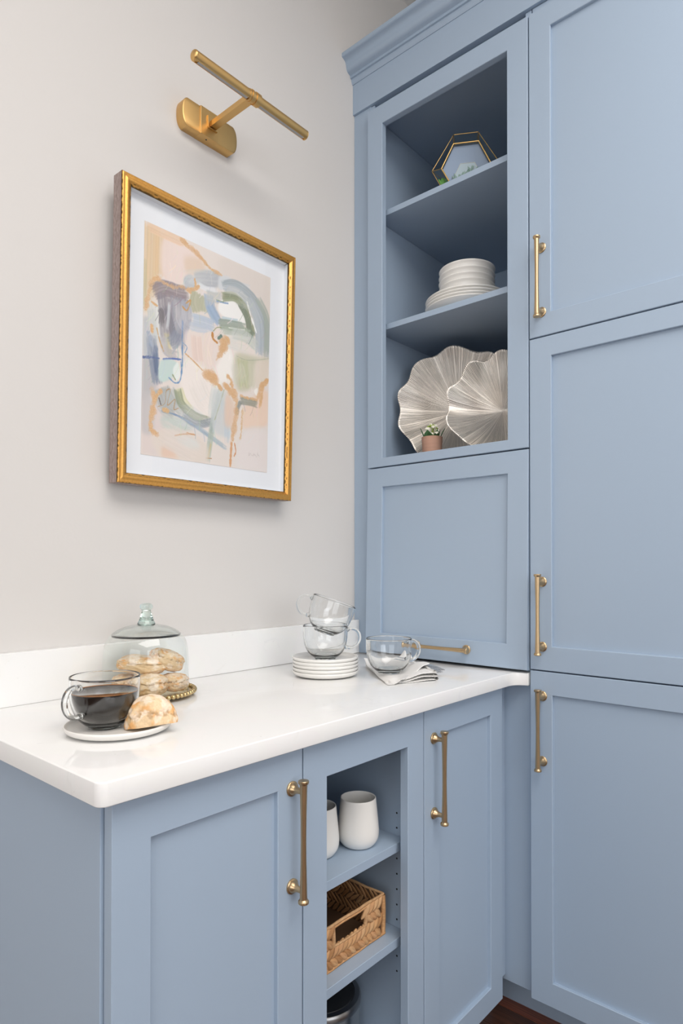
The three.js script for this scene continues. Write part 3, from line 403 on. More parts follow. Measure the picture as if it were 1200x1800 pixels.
const cupHandle = (() => { // C-shaped loop of solid glass, pointing along +x
  const g = tube([[0.0538, 0.0705, 0], [0.0625, 0.0735, 0], [0.0745, 0.0705, 0], [0.0825, 0.0595, 0], [0.0828, 0.0455, 0], [0.0755, 0.0335, 0], [0.0635, 0.0270, 0], [0.0503, 0.0285, 0]], 0.0041, 44, 12);
  const p = g.attributes.position; for (let i = 0; i < p.count; i++) p.setZ(i, p.getZ(i) * 1.35); g.computeVertexNormals();
  return mg([g, new THREE.SphereGeometry(0.0058, 14, 10).scale(0.7, 1, 1.2).translate(0.0548, 0.071, 0), new THREE.SphereGeometry(0.0058, 14, 10).scale(0.8, 1, 1.2).translate(0.0512, 0.0282, 0)]);
})();
function cup(name, label, pos, dir, group, glass = M.glass) { // dir = [x, z] the handle points to
  const t = thing(name, label, 'cup', pos, Math.atan2(-dir[1], dir[0]), group);
  part('cup_body', cupBody, glass, t); part('handle', cupHandle, M.glass, t); return t;
}
const CY = 0.9143; // top of the counter
const plateGeo = (R) => toCreasedNormals(new THREE.LatheGeometry([V2(0, 0.0022), ...new THREE.SplineCurve([[R * 0.58, 0.0022], [R * 0.62, 0.0002], [R * 0.80, 0.0008], [R * 0.94, 0.0045], [R * 0.995, 0.0095], [R, 0.0128], [R * 0.985, 0.0142], [R * 0.965, 0.0130], [R * 0.93, 0.0092], [R * 0.84, 0.0066], [R * 0.6, 0.0058]].map((q) => V2(...q))).getPoints(40), V2(0, 0.0058)], 96), 0.8);
{
  const p = solo('plate', plateGeo(0.083), M.chinaMatte, 'off-white plate under the mug of black coffee and one scone', 'plate', [-0.9625, CY + 0.0002, 0.333]);
  const m = cup('coffee_mug', 'clear glass mug half filled with black coffee on an off-white plate', [-0.9775, CY + 0.0064, 0.3165], [-0.95, 0.32], undefined, M.glass);
  const lv = 0.058; // coffee inside the glass, a hair off its wall
  const inn = new THREE.SplineCurve([[0, 0.0081], [0.016, 0.0085], [0.030, 0.0116], [0.0402, 0.0208], [0.0474, 0.0350], [0.0508, 0.052], [0.0512, lv]].map((q) => V2(...q))).getPoints(28).map((q) => V2(Math.max(0, q.x), q.y));
  part('coffee', toCreasedNormals(new THREE.LatheGeometry([...inn, V2(0.0508, lv + 0.0004), V2(0.048, lv - 0.0003), V2(0, lv - 0.0004)], 72), 0.7), phy({ color: lin(0.012, 0.008, 0.006), roughness: 0.03, ior: 1.33 }), m, 'black coffee');
  part('coffee_rim', new THREE.TorusGeometry(0.0506, 0.0008, 8, 90).rotateX(PI / 2).translate(0, lv + 0.0003, 0), std({ color: lin(0.42, 0.17, 0.04), roughness: 0.2 }), m, 'amber film at the coffee edge');
  // stack of five
  const ord = ['bottom', 'second', 'middle', 'fourth', 'topmost'], g = plateGeo(0.0805);
  let s0; const R = rng(9);
  for (let i = 0; i < 5; i++) {
    const pos = [-0.3545 + (R() - 0.5) * 0.002, CY + 0.0003 + i * 0.0084, 0.2235 + (R() - 0.5) * 0.002], lb = `off-white side plate, ${ord[i]} of the five stacked beside the folded napkin`;
    if (!i) s0 = solo('side_plate', g, M.china, lb, 'plate', pos, 0, 'side plates stacked under the glass cups'); else copy(s0, lb, pos, i);
  }
  const y1 = CY + 4 * 0.0084 + 0.0065;
  cup('glass_cup', 'clear glass cup standing upright on the stack of side plates', [-0.3545, y1, 0.2235], [0.68, 0.734], 'clear glass cups');
  const c2 = cup('glass_cup', 'tilted clear glass cup nested in the top of another glass cup', [-0.3575, y1 + 0.0635, 0.2215], [-0.68, -0.734], 'clear glass cups');
  const ax = V(-0.734, 0, 0.68).normalize(); // tilts to the picture's right
  c2.quaternion.premultiply(new THREE.Quaternion().setFromAxisAngle(V(0.734, 0, -0.68).normalize(), 0.33));
  const c3 = cup('glass_cup', 'clear glass cup resting on the folded white napkin', [-0.284, CY + 0.0122, 0.364], [0.80, 0.35], 'clear glass cups');
}

// ------------------------------------------------------------------ napkin and forks
{
  const O = V(-0.357, CY, 0.421), U = V(0.115, 0, 0.054), D = V(0.63, 0, -0.776).multiplyScalar(0.265); // front left corner, across to the right, away from the camera
  const weave = texture(128, 128, (u, v) => { const k = 0.5 + 0.5 * Math.sin(u * 2 * PI * 16) * Math.sin(v * 2 * PI * 16); return [k, k, k]; }, false);
  const linen = std({ color: lin(0.90, 0.885, 0.86), roughness: 0.95, bumpMap: weave, bumpScale: 0.0006 });
  // a sheet of cloth over a grid: fn(s, t) gives its middle; wavy edge where scallop says so
  const sheet = (fn, n = 44, m = 60, th = 0.0026) => {
    const P = [], uv = []; for (let k = 0; k < 2; k++) for (let j = 0; j <= m; j++) for (let i = 0; i <= n; i++) {
      const s = i / n, t = j / m, q = fn(s, t), e = 1e-3, a = fn(Math.min(1, s + e), t).sub(fn(Math.max(0, s - e), t)), b = fn(s, Math.min(1, t + e)).sub(fn(s, Math.max(0, t - e))), N = a.cross(b).normalize(); if (N.y < 0 && Math.abs(N.y) > 0.2) N.negate();
      const f = Math.min(1, 14 * Math.min(s, 1 - s, t, 1 - t) + 0.45); q.addScaledVector(N, (k ? -0.5 : 0.5) * th * f); P.push(q.x, q.y, q.z); uv.push(s * 2.4, t * 5); }
    const id = [], w = n + 1, o = w * (m + 1), quad = (a, b, c, d) => id.push(a, b, c, b, d, c);
    for (let j = 0; j < m; j++) for (let i = 0; i < n; i++) { const a = j * w + i; quad(a, a + 1, a + w, a + w + 1); quad(o + a + 1, o + a, o + a + w + 1, o + a + w); }
    for (let i = 0; i < n; i++) { quad(i + 1, i, o + i + 1, o + i); const b = m * w + i; quad(b, b + 1, o + b, o + b + 1); }
    for (let j = 0; j < m; j++) { const a = j * w; quad(a, a + w, o + a, o + a + w); const b = a + n; quad(b + w, b, o + b + w, o + b); }
    const g = new THREE.BufferGeometry(); g.setAttribute('position', new THREE.Float32BufferAttribute(P, 3)); g.setAttribute('uv', new THREE.Float32BufferAttribute(uv, 2)); g.setIndex(id); g.computeVertexNormals(); return g;
  };
  const at = (s, t, h) => O.clone().addScaledVector(U, s).addScaledVector(D, t).add(V(0, h, 0));
  const wavy = (t, k = 34) => 0.0016 * Math.sin(t * 2 * PI * k);
  const n = thing('napkin', 'folded white cotton napkin with scalloped edges under a glass cup', 'napkin');
  // zigzag folds, their rolled backs to the right
  for (let i = 0; i < 3; i++) part('napkin_fold', sheet((s, t) => {
    const r = sst(0.55, 1.0, s), front = t < 0.02 ? 1 : 0; // bulge over the fold
    const h = 0.0019 + i * 0.0031 + (0.0056 * i + 0.001) * sst(0.30, 0.75, s) * (1 - 0.75 * sst(0.35, 0.75, t)) + 0.0007 * Math.sin(s * 9 + i * 2) * (1 - t);
    const q = at(s * (0.985 - 0.03 * Math.abs(i - 1)) + 0.008 * i, t * 0.99 + 0.018 * i * (1 - s) + 0.03 * (2 - i) * 0.2, h); q.addScaledVector(V(-0.63, 0, 0.776), wavy(s, 15) * sst(0.06, 0, t)); return q;
  }), linen, n);
  for (let i = 0; i < 3; i++) { // the rolled fold edges at the right
    const rr = 0.0044 - i * 0.0003, pts = []; for (let k = 0; k <= 12; k++) { const t = 0.02 + 0.47 * k / 12, q = at(0.985 - 0.03 * i + 0.01 * Math.sin(k * 1.1 + i), t, 0.0048 + i * 0.0080 + 0.0006 * Math.sin(k * 2.2)); pts.push([q.x, q.y, q.z]); }
    part('rolled_edge', tube(pts, rr, 60, 12), linen, n);
  }
  // the top flap: falls to the counter at the front left, crosses under the cup, its tip up at the back right
  part('napkin_flap', sheet((s, t) => {
    const x = lerp(-0.05, lerp(0.30, 1.02, sst(0.0, 0.30, t)), s), k = lerp(0.0, 1.0, t);
    let h = 0.0118 + 0.0175 * sst(0.40, 0.85, x) * sst(0.02, 0.2, t) * (1 - 0.85 * sst(0.38, 0.7, t)) - 0.0092 * sst(0.12, -0.05, x) * sst(1.0, 0.0, t) - 0.0088 * sst(0.10, 0.0, t) * (1 - sst(0.4, 0.9, s)) ;
    h += 0.02 * sst(0.82, 1.0, s) * sst(0.80, 0.95, t) + 0.012 * sst(0.3, 0.0, s) * sst(0.8, 1, t) + 0.0011 * Math.sin(t * 13 + s * 5) * sst(0, 0.25, t);
    const q = at(x, -0.02 + k * (0.99 + 0.03 * s), Math.max(0.0017, h)); q.addScaledVector(V(-0.63, 0, 0.776), wavy(s, 12) * sst(0.05, 0, t)); q.addScaledVector(U, wavy(t, 30) * 7 * sst(0.93, 1, s)); return q;
  }), linen, n, 'top flap with scalloped hem');
  // two forks slipped under the flap, tines out over the right edge
  const forkGeo = (() => { // along +x: handle end at 0, tine tips at 0.165
    const s = new THREE.Shape(); s.moveTo(0, -0.004); s.lineTo(0.06, -0.0032); s.lineTo(0.098, -0.0022); s.bezierCurveTo(0.108, -0.003, 0.110, -0.0095, 0.120, -0.0098);
    for (let i = 0; i < 4; i++) { const y = -0.0098 + i * 0.00575; s.lineTo(0.163, y); s.lineTo(0.165, y + 0.0012); s.lineTo(0.163, y + 0.0024); s.lineTo(0.126, y + 0.0024); if (i < 3) s.lineTo(0.126, y + 0.00575); }
    s.lineTo(0.120, 0.0098); s.bezierCurveTo(0.110, 0.0095, 0.108, 0.003, 0.098, 0.0022); s.lineTo(0.06, 0.0032); s.lineTo(0, 0.004); s.closePath();
    const g = new THREE.ExtrudeGeometry(s, { depth: 0.0012, bevelThickness: 0.0003, bevelSize: 0.0003, bevelSegments: 1, steps: 1 }).rotateX(-PI / 2);
    const p = g.attributes.position; for (let i = 0; i < p.count; i++) { const x = p.getX(i); p.setY(i, p.getY(i) + 0.004 * sst(0.08, 0.12, x) * sst(0.165, 0.125, x) + 0.001); } g.computeVertexNormals(); return g;
  })();
  const f = (tip, dir, y, tilt, label) => { const L = Math.hypot(...dir), d = [dir[0] / L, dir[1] / L], m = solo('fork', forkGeo, M.steel, label, 'fork', [tip[0] - d[0] * 0.165, y, tip[1] - d[1] * 0.165], Math.atan2(-d[1], d[0]), 'forks tucked into the napkin'); m.position.y += 0.004; m.rotateZ(tilt); };
  f([-0.196, 0.456], [-0.03, 0.115], 0.9335, -0.045, 'steel fork on the napkin, the one with its tines nearer the cabinet door');
  f([-0.224, 0.468], [-0.03, 0.115], 0.9325, -0.045, 'steel fork on the napkin, the one with its tines nearer the counter edge');
}

// ------------------------------------------------------------------ scones
const crustMap = (() => null)();
function sconeGeo(seed, sx, sy, sz, wedge, flat = -0.86, e = 0.62) { // rounded wedge, cracked along its side, glazed on top
  const g = mergeVertices(new THREE.IcosahedronGeometry(1, 24).deleteAttribute('normal').deleteAttribute('uv')), p = g.attributes.position, col = [];
  for (let i = 0; i < p.count; i++) {
    let x = p.getX(i), y = p.getY(i), z = p.getZ(i); const n = Math.pow(Math.pow(Math.abs(x), 1.6 / e) + Math.pow(Math.abs(y), 1.6 / e) + Math.pow(Math.abs(z), 1.6 / e), -e / 1.6); x *= n; y *= n; z *= n;
    const taper = 1 - wedge * (x * 0.5 + 0.5); const a = fbm(x * 1.4 + seed, y * 1.4, z * 1.4, 3), b = fbm(x * 5 + seed, y * 5, z * 5, 4), crack = Math.exp(-Math.pow((y - 0.25 + 0.5 * a + 0.25 * b) * 9, 2)) * sst(0.0, 0.3, b + 0.15) * sst(0.1, -0.2, Math.abs(y) - 0.7);
    const k = 1 + 0.16 * a + 0.06 * b - 0.08 * crack; const X = x * sx * k, Y = Math.max(y, flat) * sy * k, Z = z * sz * k * taper; p.setXYZ(i, X, Y, Z);
    const glaze = sst(0.0, 0.14, fbm(x * 2.6 + 4 + seed, y * 2.6, z * 2.6, 4) + 0.10 * y), bake = sst(0.0, 0.30, fbm(x * 2 + seed * 2, y * 2 + 9, z * 2, 3) + 0.30 * (Math.abs(x) - 0.55) + 0.10 * y), crumb = clamp(crack * 1.2);
    const base = [0.80, 0.58, 0.34], bk = [0.80, 0.42, 0.15], gz = [0.90, 0.74, 0.58], cr = [0.42, 0.25, 0.11], m = 0.92 + 0.3 * fbm(x * 14, y * 14, z * 14 + seed, 2);
    for (let q = 0; q < 3; q++) col.push(lerp(lerp(lerp(base[q], bk[q], bake), gz[q], 0.8 * glaze), cr[q], crumb * 0.75) * m);
  }
  g.setAttribute('color', new THREE.Float32BufferAttribute(col, 3)); g.computeVertexNormals(); return g;
}
M.scone = phy({ vertexColors: true, roughness: 0.5, clearcoat: 0.25, clearcoatRoughness: 0.3 });
{
  const a = solo('scone', sconeGeo(2, 0.0425, 0.0425, 0.0215, 0.1, -0.16, 0.86), M.scone, 'glazed golden scone leaning beside the coffee mug on the plate', 'scone', [-0.9365, 0.9325, 0.3855], -0.80);
  a.rotateX(-0.16); a.rotateZ(0.13);
  const R = V(0.66, 0, 0.751), C = V(-0.783, 0, 0.122); // picture right, centre of the tray
  const put = (seed, s, w, off, y, dep, turn, label) => { const m = solo('scone', sconeGeo(seed, ...s, w), M.scone, label, 'scone', [C.x + R.x * off - 0.751 * dep * -1, y, C.z + R.z * off - 0.66 * dep], turn, 'scones under the glass dome'); return m; };
  put(11, [0.048, 0.0185, 0.030], 0.15, -0.006, 0.9795, -0.004, -0.75, 'cracked golden scone at the front on top of the pile under the glass dome').rotateZ(-0.1);
  put(23, [0.036, 0.022, 0.030], 0.2, 0.037, 0.9855, 0.016, -0.2, 'pale scone at the back on top of the pile under the glass dome').rotateZ(-0.35);
  put(37, [0.034, 0.0215, 0.031], 0.1, 0.018, 0.943, -0.030, -0.8, 'cracked scone at the lower front of the pile, just right of the mug');
  put(41, [0.028, 0.0185, 0.030], 0.15, 0.054, 0.941, 0.012, -1.3, 'small pinkish glazed scone at the lower right of the pile under the dome');
  put(53, [0.031, 0.0195, 0.027], 0.1, -0.038, 0.941, 0.004, -0.6, 'glazed scone at the lower left of the pile, seen through the mug rim');
}

// ------------------------------------------------------------------ cake dome on a beaded tray
{
  const x = -0.783, z = 0.122;
  M.gold = std({ color: lin(0.62, 0.47, 0.24), metalness: 1, roughness: 0.24 });
  const t = thing('cake_tray', 'round gold tray with a beaded rim carrying scones under a glass dome', 'tray', [x, CY + 0.0002, z]);
  part('tray_dish', lathe([[0, 0.001], [0.06, 0.0006], [0.075, 0.0012], [0.088, 0.0045], [0.0955, 0.0088], [0.096, 0.0102], [0.0945, 0.0102], [0.087, 0.0062], [0.07, 0.0042], [0, 0.0040]], 96), M.gold, t);
  const b = new THREE.SphereGeometry(0.0049, 16, 12);
  for (let i = 0; i < 60; i++) { const a = i / 60 * 2 * PI; part('bead', b, M.gold, t).position.set(0.0965 * Math.cos(a), 0.0108, 0.0965 * Math.sin(a)); }
  const d = thing('cake_dome', 'clear glass cloche with a knob handle over the pile of scones', 'cloche', [x, CY + 0.0075, z]);
  const prof = new THREE.SplineCurve([[0.0845, 0], [0.0848, 0.04], [0.0842, 0.075], [0.080, 0.102], [0.067, 0.122], [0.045, 0.134], [0.02, 0.1395], [0, 0.1405]].map((q) => V2(...q))).getPoints(50).map((q) => V2(Math.max(0, q.x), q.y));
  const dg = phy({ color: lin(0.965, 0.985, 0.977), roughness: 0.01, transmission: 1, thickness: 0, ior: 1.62 });
  part('dome_shell', new THREE.LatheGeometry(prof, 96), dg, d);
  part('dome_rim', new THREE.TorusGeometry(0.0845, 0.0012, 8, 96).rotateX(PI / 2).translate(0, 0.0012, 0), M.glass, d);
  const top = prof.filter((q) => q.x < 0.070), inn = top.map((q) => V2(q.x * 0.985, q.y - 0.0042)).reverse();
  part('added_crown', toCreasedNormals(new THREE.LatheGeometry([...inn.map((q) => q).reverse().reverse(), ...top].map((q) => V2(Math.max(0, q.x), q.y - 0.0004)), 96), 0.9), phy({ color: 0xffffff, roughness: 0.01, transmission: 1, thickness: 0.004, ior: 1.5, attenuationColor: lin(0.66, 0.76, 0.74), attenuationDistance: 0.035 }), d, 'added greenish glass crown that darkens the dome top');  // added glass cap; its tint imitates reflection and refraction at the top
  part('knob', lathe([[0, 0.1408], [0.0165, 0.1400], [0.0172, 0.1425], [0.0150, 0.147], [0.0122, 0.155], [0.0098, 0.163], [0.0088, 0.1665], [0.0098, 0.1690], [0.0124, 0.1725], [0.0128, 0.1765], [0.0112, 0.1805], [0.006, 0.1828], [0, 0.1832]], 48, 60, 0.9), phy({ color: 0xffffff, roughness: 0.01, transmission: 1, thickness: 0.02, ior: 1.5, attenuationColor: lin(0.55, 0.72, 0.67), attenuationDistance: 0.05 }), d);
}

// ------------------------------------------------------------------ on the display shelves
{ // geometric terrarium
  const t = thing('terrarium', 'faceted glass terrarium with gold edges on the top display shelf', 'terrarium', [0.0985, 2.2566, 0.352], -1.031);
  // local: x = picture right, z = towards the room. Three rings of six corners: front, belt, back
  const ring = (w1, yt, w2, ym, w3, yb, z) => [V(-w1, yt, z), V(w1, yt, z), V(w2, ym, z), V(w3, yb, z), V(-w3, yb, z), V(-w2, ym, z)];
  const Fr = ring(0.0355, 0.136, 0.0695, 0.0685, 0.034, 0.004, 0), Be = ring(0.0355, 0.193, 0.0985, 0.092, 0.050, 0.003, -0.046), Ba = ring(0.028, 0.162, 0.052, 0.1, 0.030, 0.05, -0.13);
  const gold = std({ color: lin(0.72, 0.47, 0.18), metalness: 1, roughness: 0.3 });
  const rod = (a, b, r) => { const d = b.clone().sub(a), g = new THREE.CylinderGeometry(r, r, d.length(), 8); g.applyQuaternion(new THREE.Quaternion().setFromUnitVectors(V(0, 1, 0), d.normalize())); return g.translate((a.x + b.x) / 2, (a.y + b.y) / 2, (a.z + b.z) / 2); };
  const rods = [], fr = [];
  for (let i = 0; i < 6; i++) { const k = (i + 1) % 6; fr.push(rod(Fr[i], Fr[k], 0.0021), new THREE.SphereGeometry(0.0023, 8, 6).translate(Fr[i].x, Fr[i].y, Fr[i].z)); rods.push(rod(Be[i], Be[k], 0.0011), rod(Ba[i], Ba[k], 0.0011), rod(Fr[i], Be[i], 0.0014), rod(Be[i], Ba[i], 0.0011)); }
  part('front_frame', mg(fr), gold, t); part('edge_came', mg(rods), gold, t);
  const pg = phy({ color: lin(0.90, 0.94, 0.93), roughness: 0.01, transmission: 1, thickness: 0, ior: 1.55 });
  const poly = (v) => { const a = v[0], P = []; for (let i = 1; i < v.length - 1; i++) P.push(...a.toArray(), ...v[i].toArray(), ...v[i + 1].toArray()); const g = new THREE.BufferGeometry(); g.setAttribute('position', new THREE.Float32BufferAttribute(P, 3)); g.computeVertexNormals(); g.setAttribute('uv', new THREE.Float32BufferAttribute(new Float32Array(P.length / 3 * 2), 2)); return g; };
  part('pane', poly([...Fr].reverse()), pg, t); part('pane', poly(Ba), pg, t);
  for (let i = 0; i < 6; i++) { const k = (i + 1) % 6; part('pane', poly([Fr[i], Fr[k], Be[k], Be[i]]), pg, t); part('pane', poly([Be[i], Be[k], Ba[k], Ba[i]]), pg, t); }
  const six = (k, y0, z) => ring(0.0355 * k, y0 + 0.136 * k, 0.0695 * k, y0 + 0.0685 * k, 0.034 * k, y0 + 0.004 * k, z), slab = (v, d) => { const g = new THREE.ExtrudeGeometry(new THREE.Shape(v.map((q) => V2(q.x, q.y)).reverse()), { depth: d, bevelEnabled: false }); return g.translate(0, 0, v[0].z - d); };
  part('added_blue_panel', slab(six(0.97, 0.002, -0.010), 0.002), std({ color: lin(0.36, 0.43, 0.60), roughness: 0.5 }), t, 'added pale blue panel behind the front glass');  // added panel that gives the front its blue face
  const inner = six(0.56, 0.005, -0.0075).map((q) => V(q.x + 0.004, q.y, q.z)), ir = [];
  part('added_pale_panel', slab(inner, 0.0015), std({ color: lin(0.56, 0.64, 0.72), roughness: 0.5 }), t, 'added small pale hexagonal panel');  // added panel that gives the front its paler hexagon
  for (let i = 0; i < 6; i++) ir.push(rod(inner[i], inner[(i + 1) % 6], 0.0008)); part('inner_edge', mg(ir), std({ color: lin(0.75, 0.72, 0.68), roughness: 0.4 }), t);
  const R = rng(4), leaf = (l, w) => { const g = new THREE.SphereGeometry(1, 10, 8).scale(w, l, w * 0.45).translate(0, l * 0.9, 0); return g; };
  const pl = []; for (let c = 0; c < 13; c++) { const cx = -0.03 + 0.066 * c / 12, n = 6, hh = 0.012 + 0.010 * R() + 0.022 * sst(-0.01, 0.02, cx) * sst(0.04, 0.02, cx); for (let k = 0; k < n; k++) { const g = leaf(0.006 + 0.008 * R(), 0.0024); g.rotateX((R() - 0.5) * 0.5); g.rotateZ((R() - 0.5) * 1.6); pl.push(g.translate(cx + (R() - 0.5) * 0.006, 0.016 + hh * R(), -0.0045)); } }
  part('succulents', mg(pl), std({ color: lin(0.30, 0.42, 0.38), roughness: 0.6 }), t, 'grey-green succulents');
  const gl = []; for (let k = 0; k < 9; k++) gl.push(leaf(0.012, 0.004).rotateZ((R() - 0.5) * 2).translate(-0.066 + (R() - 0.5) * 0.01, 0.035, -0.026)); part('green_sprig', mg(gl), std({ color: lin(0.12, 0.32, 0.06), roughness: 0.6 }), t, 'bright green sprig');
  part('moss_bed', new THREE.SphereGeometry(1, 28, 12).scale(0.046, 0.016, 0.030).translate(0, 0.018, -0.056), std({ color: lin(0.12, 0.15, 0.07), roughness: 1 }), t);
}
{ // dinner plates and bowls
  const x = 0.153, z = 0.322, y0 = 1.9112;
  const pl = toCreasedNormals(new THREE.LatheGeometry([V2(0, 0.003), ...new THREE.SplineCurve([[0.070, 0.003], [0.073, 0.0002], [0.082, 0.0012], [0.103, 0.0085], [0.1195, 0.0185], [0.1215, 0.0212], [0.1200, 0.0228], [0.1165, 0.0218], [0.1, 0.0135], [0.083, 0.0085]].map((q) => V2(...q))).getPoints(44), V2(0, 0.0078)], 96), 0.8);
  const bw = toCreasedNormals(new THREE.LatheGeometry([V2(0, 0.003), ...new THREE.SplineCurve([[0.037, 0.003], [0.040, 0.0002], [0.050, 0.0030], [0.0648, 0.0125], [0.0730, 0.027], [0.0772, 0.0415], [0.0808, 0.0475], [0.0818, 0.0503], [0.0800, 0.0522], [0.0775, 0.0508], [0.0748, 0.044], [0.0708, 0.030], [0.060, 0.0165], [0.045, 0.0095]].map((q) => V2(...q))).getPoints(60), V2(0, 0.0085)], 96), 0.8);
  const o = ['bottom', 'second', 'third', 'topmost']; let p0, b0; const R = rng(21);
  for (let i = 0; i < 4; i++) { const pos = [x + (R() - 0.5) * 0.002, y0 + i * 0.0088, z + (R() - 0.5) * 0.002], lb = `white dinner plate, ${o[i]} of the four plates under the bowls on the display shelf`; if (!i) p0 = solo('dinner_plate', pl, M.china, lb, 'plate', pos, 0, 'white plates stacked on the middle shelf'); else copy(p0, lb, pos); }
  const y1 = y0 + 3 * 0.0088 + 0.0082;
  for (let i = 0; i < 4; i++) { const pos = [x + (R() - 0.5) * 0.0025, y1 + i * 0.0172, z + (R() - 0.5) * 0.0025], lb = `white ceramic bowl, ${o[i]} of the four bowls stacked on the white plates`; if (!i) b0 = solo('bowl', bw, M.china, lb, 'bowl', pos, 0, 'white bowls stacked on the middle shelf'); else copy(b0, lb, pos); }
}
{ // ruffled silver leaf platters
  const platter = (R, ribs, lobes, seed, ruffle, ph, trim = 0) => {
    const A = ribs * 3, Rn = 32, col = [], P = [], id = [], rd = rng(seed), jit = Array.from({ length: ribs }, () => rd());
    for (let k = 0; k < 2; k++) for (let j = 0; j <= Rn; j++) for (let i = 0; i < A; i++) {
      const a = i / A * 2 * PI, f = j / Rn, w = Math.cos(a * lobes + ph + 0.5 * Math.sin(a * 2 + seed)) + 0.3 * Math.cos(a * (lobes * 2 - 3) + seed), rim = R * (1 + 0.032 * Math.cos(a * lobes + ph + 0.5 * Math.sin(a * 2 + seed)) + 0.012 * Math.sin(a * 3 + seed) - trim * Math.pow(Math.max(0, Math.sin(a)), 2)), r = rim * f;
      const q = Math.floor(i / 3), b = i % 3, jv = jit[q], rib = b === 0 ? -0.5 - jv : b === 1 ? 0.7 : 0.5, amp = Math.min(0.0011, 0.45 * r * 2 * PI / ribs) * sst(0.02, 0.10, f);
      let h = 0.052 * f * f + ruffle * w * Math.pow(f, 3) + amp * rib * (k ? 0 : 1); if (k) h -= 0.0035;
      const groove = b === 0 && jv > 0.12 && !k ? 0.34 + 0.36 * jit[(q * 7 + (j >> 2)) % ribs] : 1, tone = (0.86 + 0.2 * jit[(q * 3 + 5) % ribs]) * groove; col.push(tone, tone * 0.985, tone * 0.965);
      P.push(r * Math.sin(a), r * Math.cos(a), h);
    }
    const o = A * (Rn + 1); for (let j = 0; j < Rn; j++) for (let i = 0; i < A; i++) { const n = (i + 1) % A, a = j * A + i, b = j * A + n, c = a + A, d = b + A; id.push(a, b, c, b, d, c); id.push(o + b, o + a, o + d, o + d, o + a, o + c); }
    for (let i = 0; i < A; i++) { const n = (i + 1) % A, a = Rn * A + i, b = Rn * A + n; id.push(a, b, o + a, b, o + b, o + a); }
    const g = new THREE.BufferGeometry(); g.setAttribute('position', new THREE.Float32BufferAttribute(P, 3)); g.setAttribute('color', new THREE.Float32BufferAttribute(col, 3)); g.setIndex(id.reverse()); g.computeVertexNormals(); return g;
  };
  const pewter = std({ color: lin(0.86, 0.81, 0.75), vertexColors: true, metalness: 0.8, roughness: 0.33 }); // antiqued: dark patina lies in the grooves
  const place = (m, n, lean) => { const N = V(n[0], 0, n[1]).normalize(); m.rotation.set(0, 0, 0); m.quaternion.setFromAxisAngle(V(0, 1, 0), Math.atan2(N.x, N.z)).multiply(new THREE.Quaternion().setFromAxisAngle(V(1, 0, 0), -lean)); };
  const a = solo('leaf_platter', platter(0.183, 250, 10, 3, 0.0045, 0.6), pewter, 'larger ribbed silver leaf platter with ruffled rim at the back of the lowest bay', 'platter', [0.225, 1.664, 0.250]); place(a, [-0.89, 0.45], 0.16);
  const b = solo('leaf_platter', platter(0.152, 220, 9, 8, 0.0085, 5.6, 0.16), pewter, 'smaller ruffled silver leaf platter in front of the larger one at right', 'platter', [0.150, 1.620, 0.438]); place(b, [-0.92, 0.39], 0.30);
}
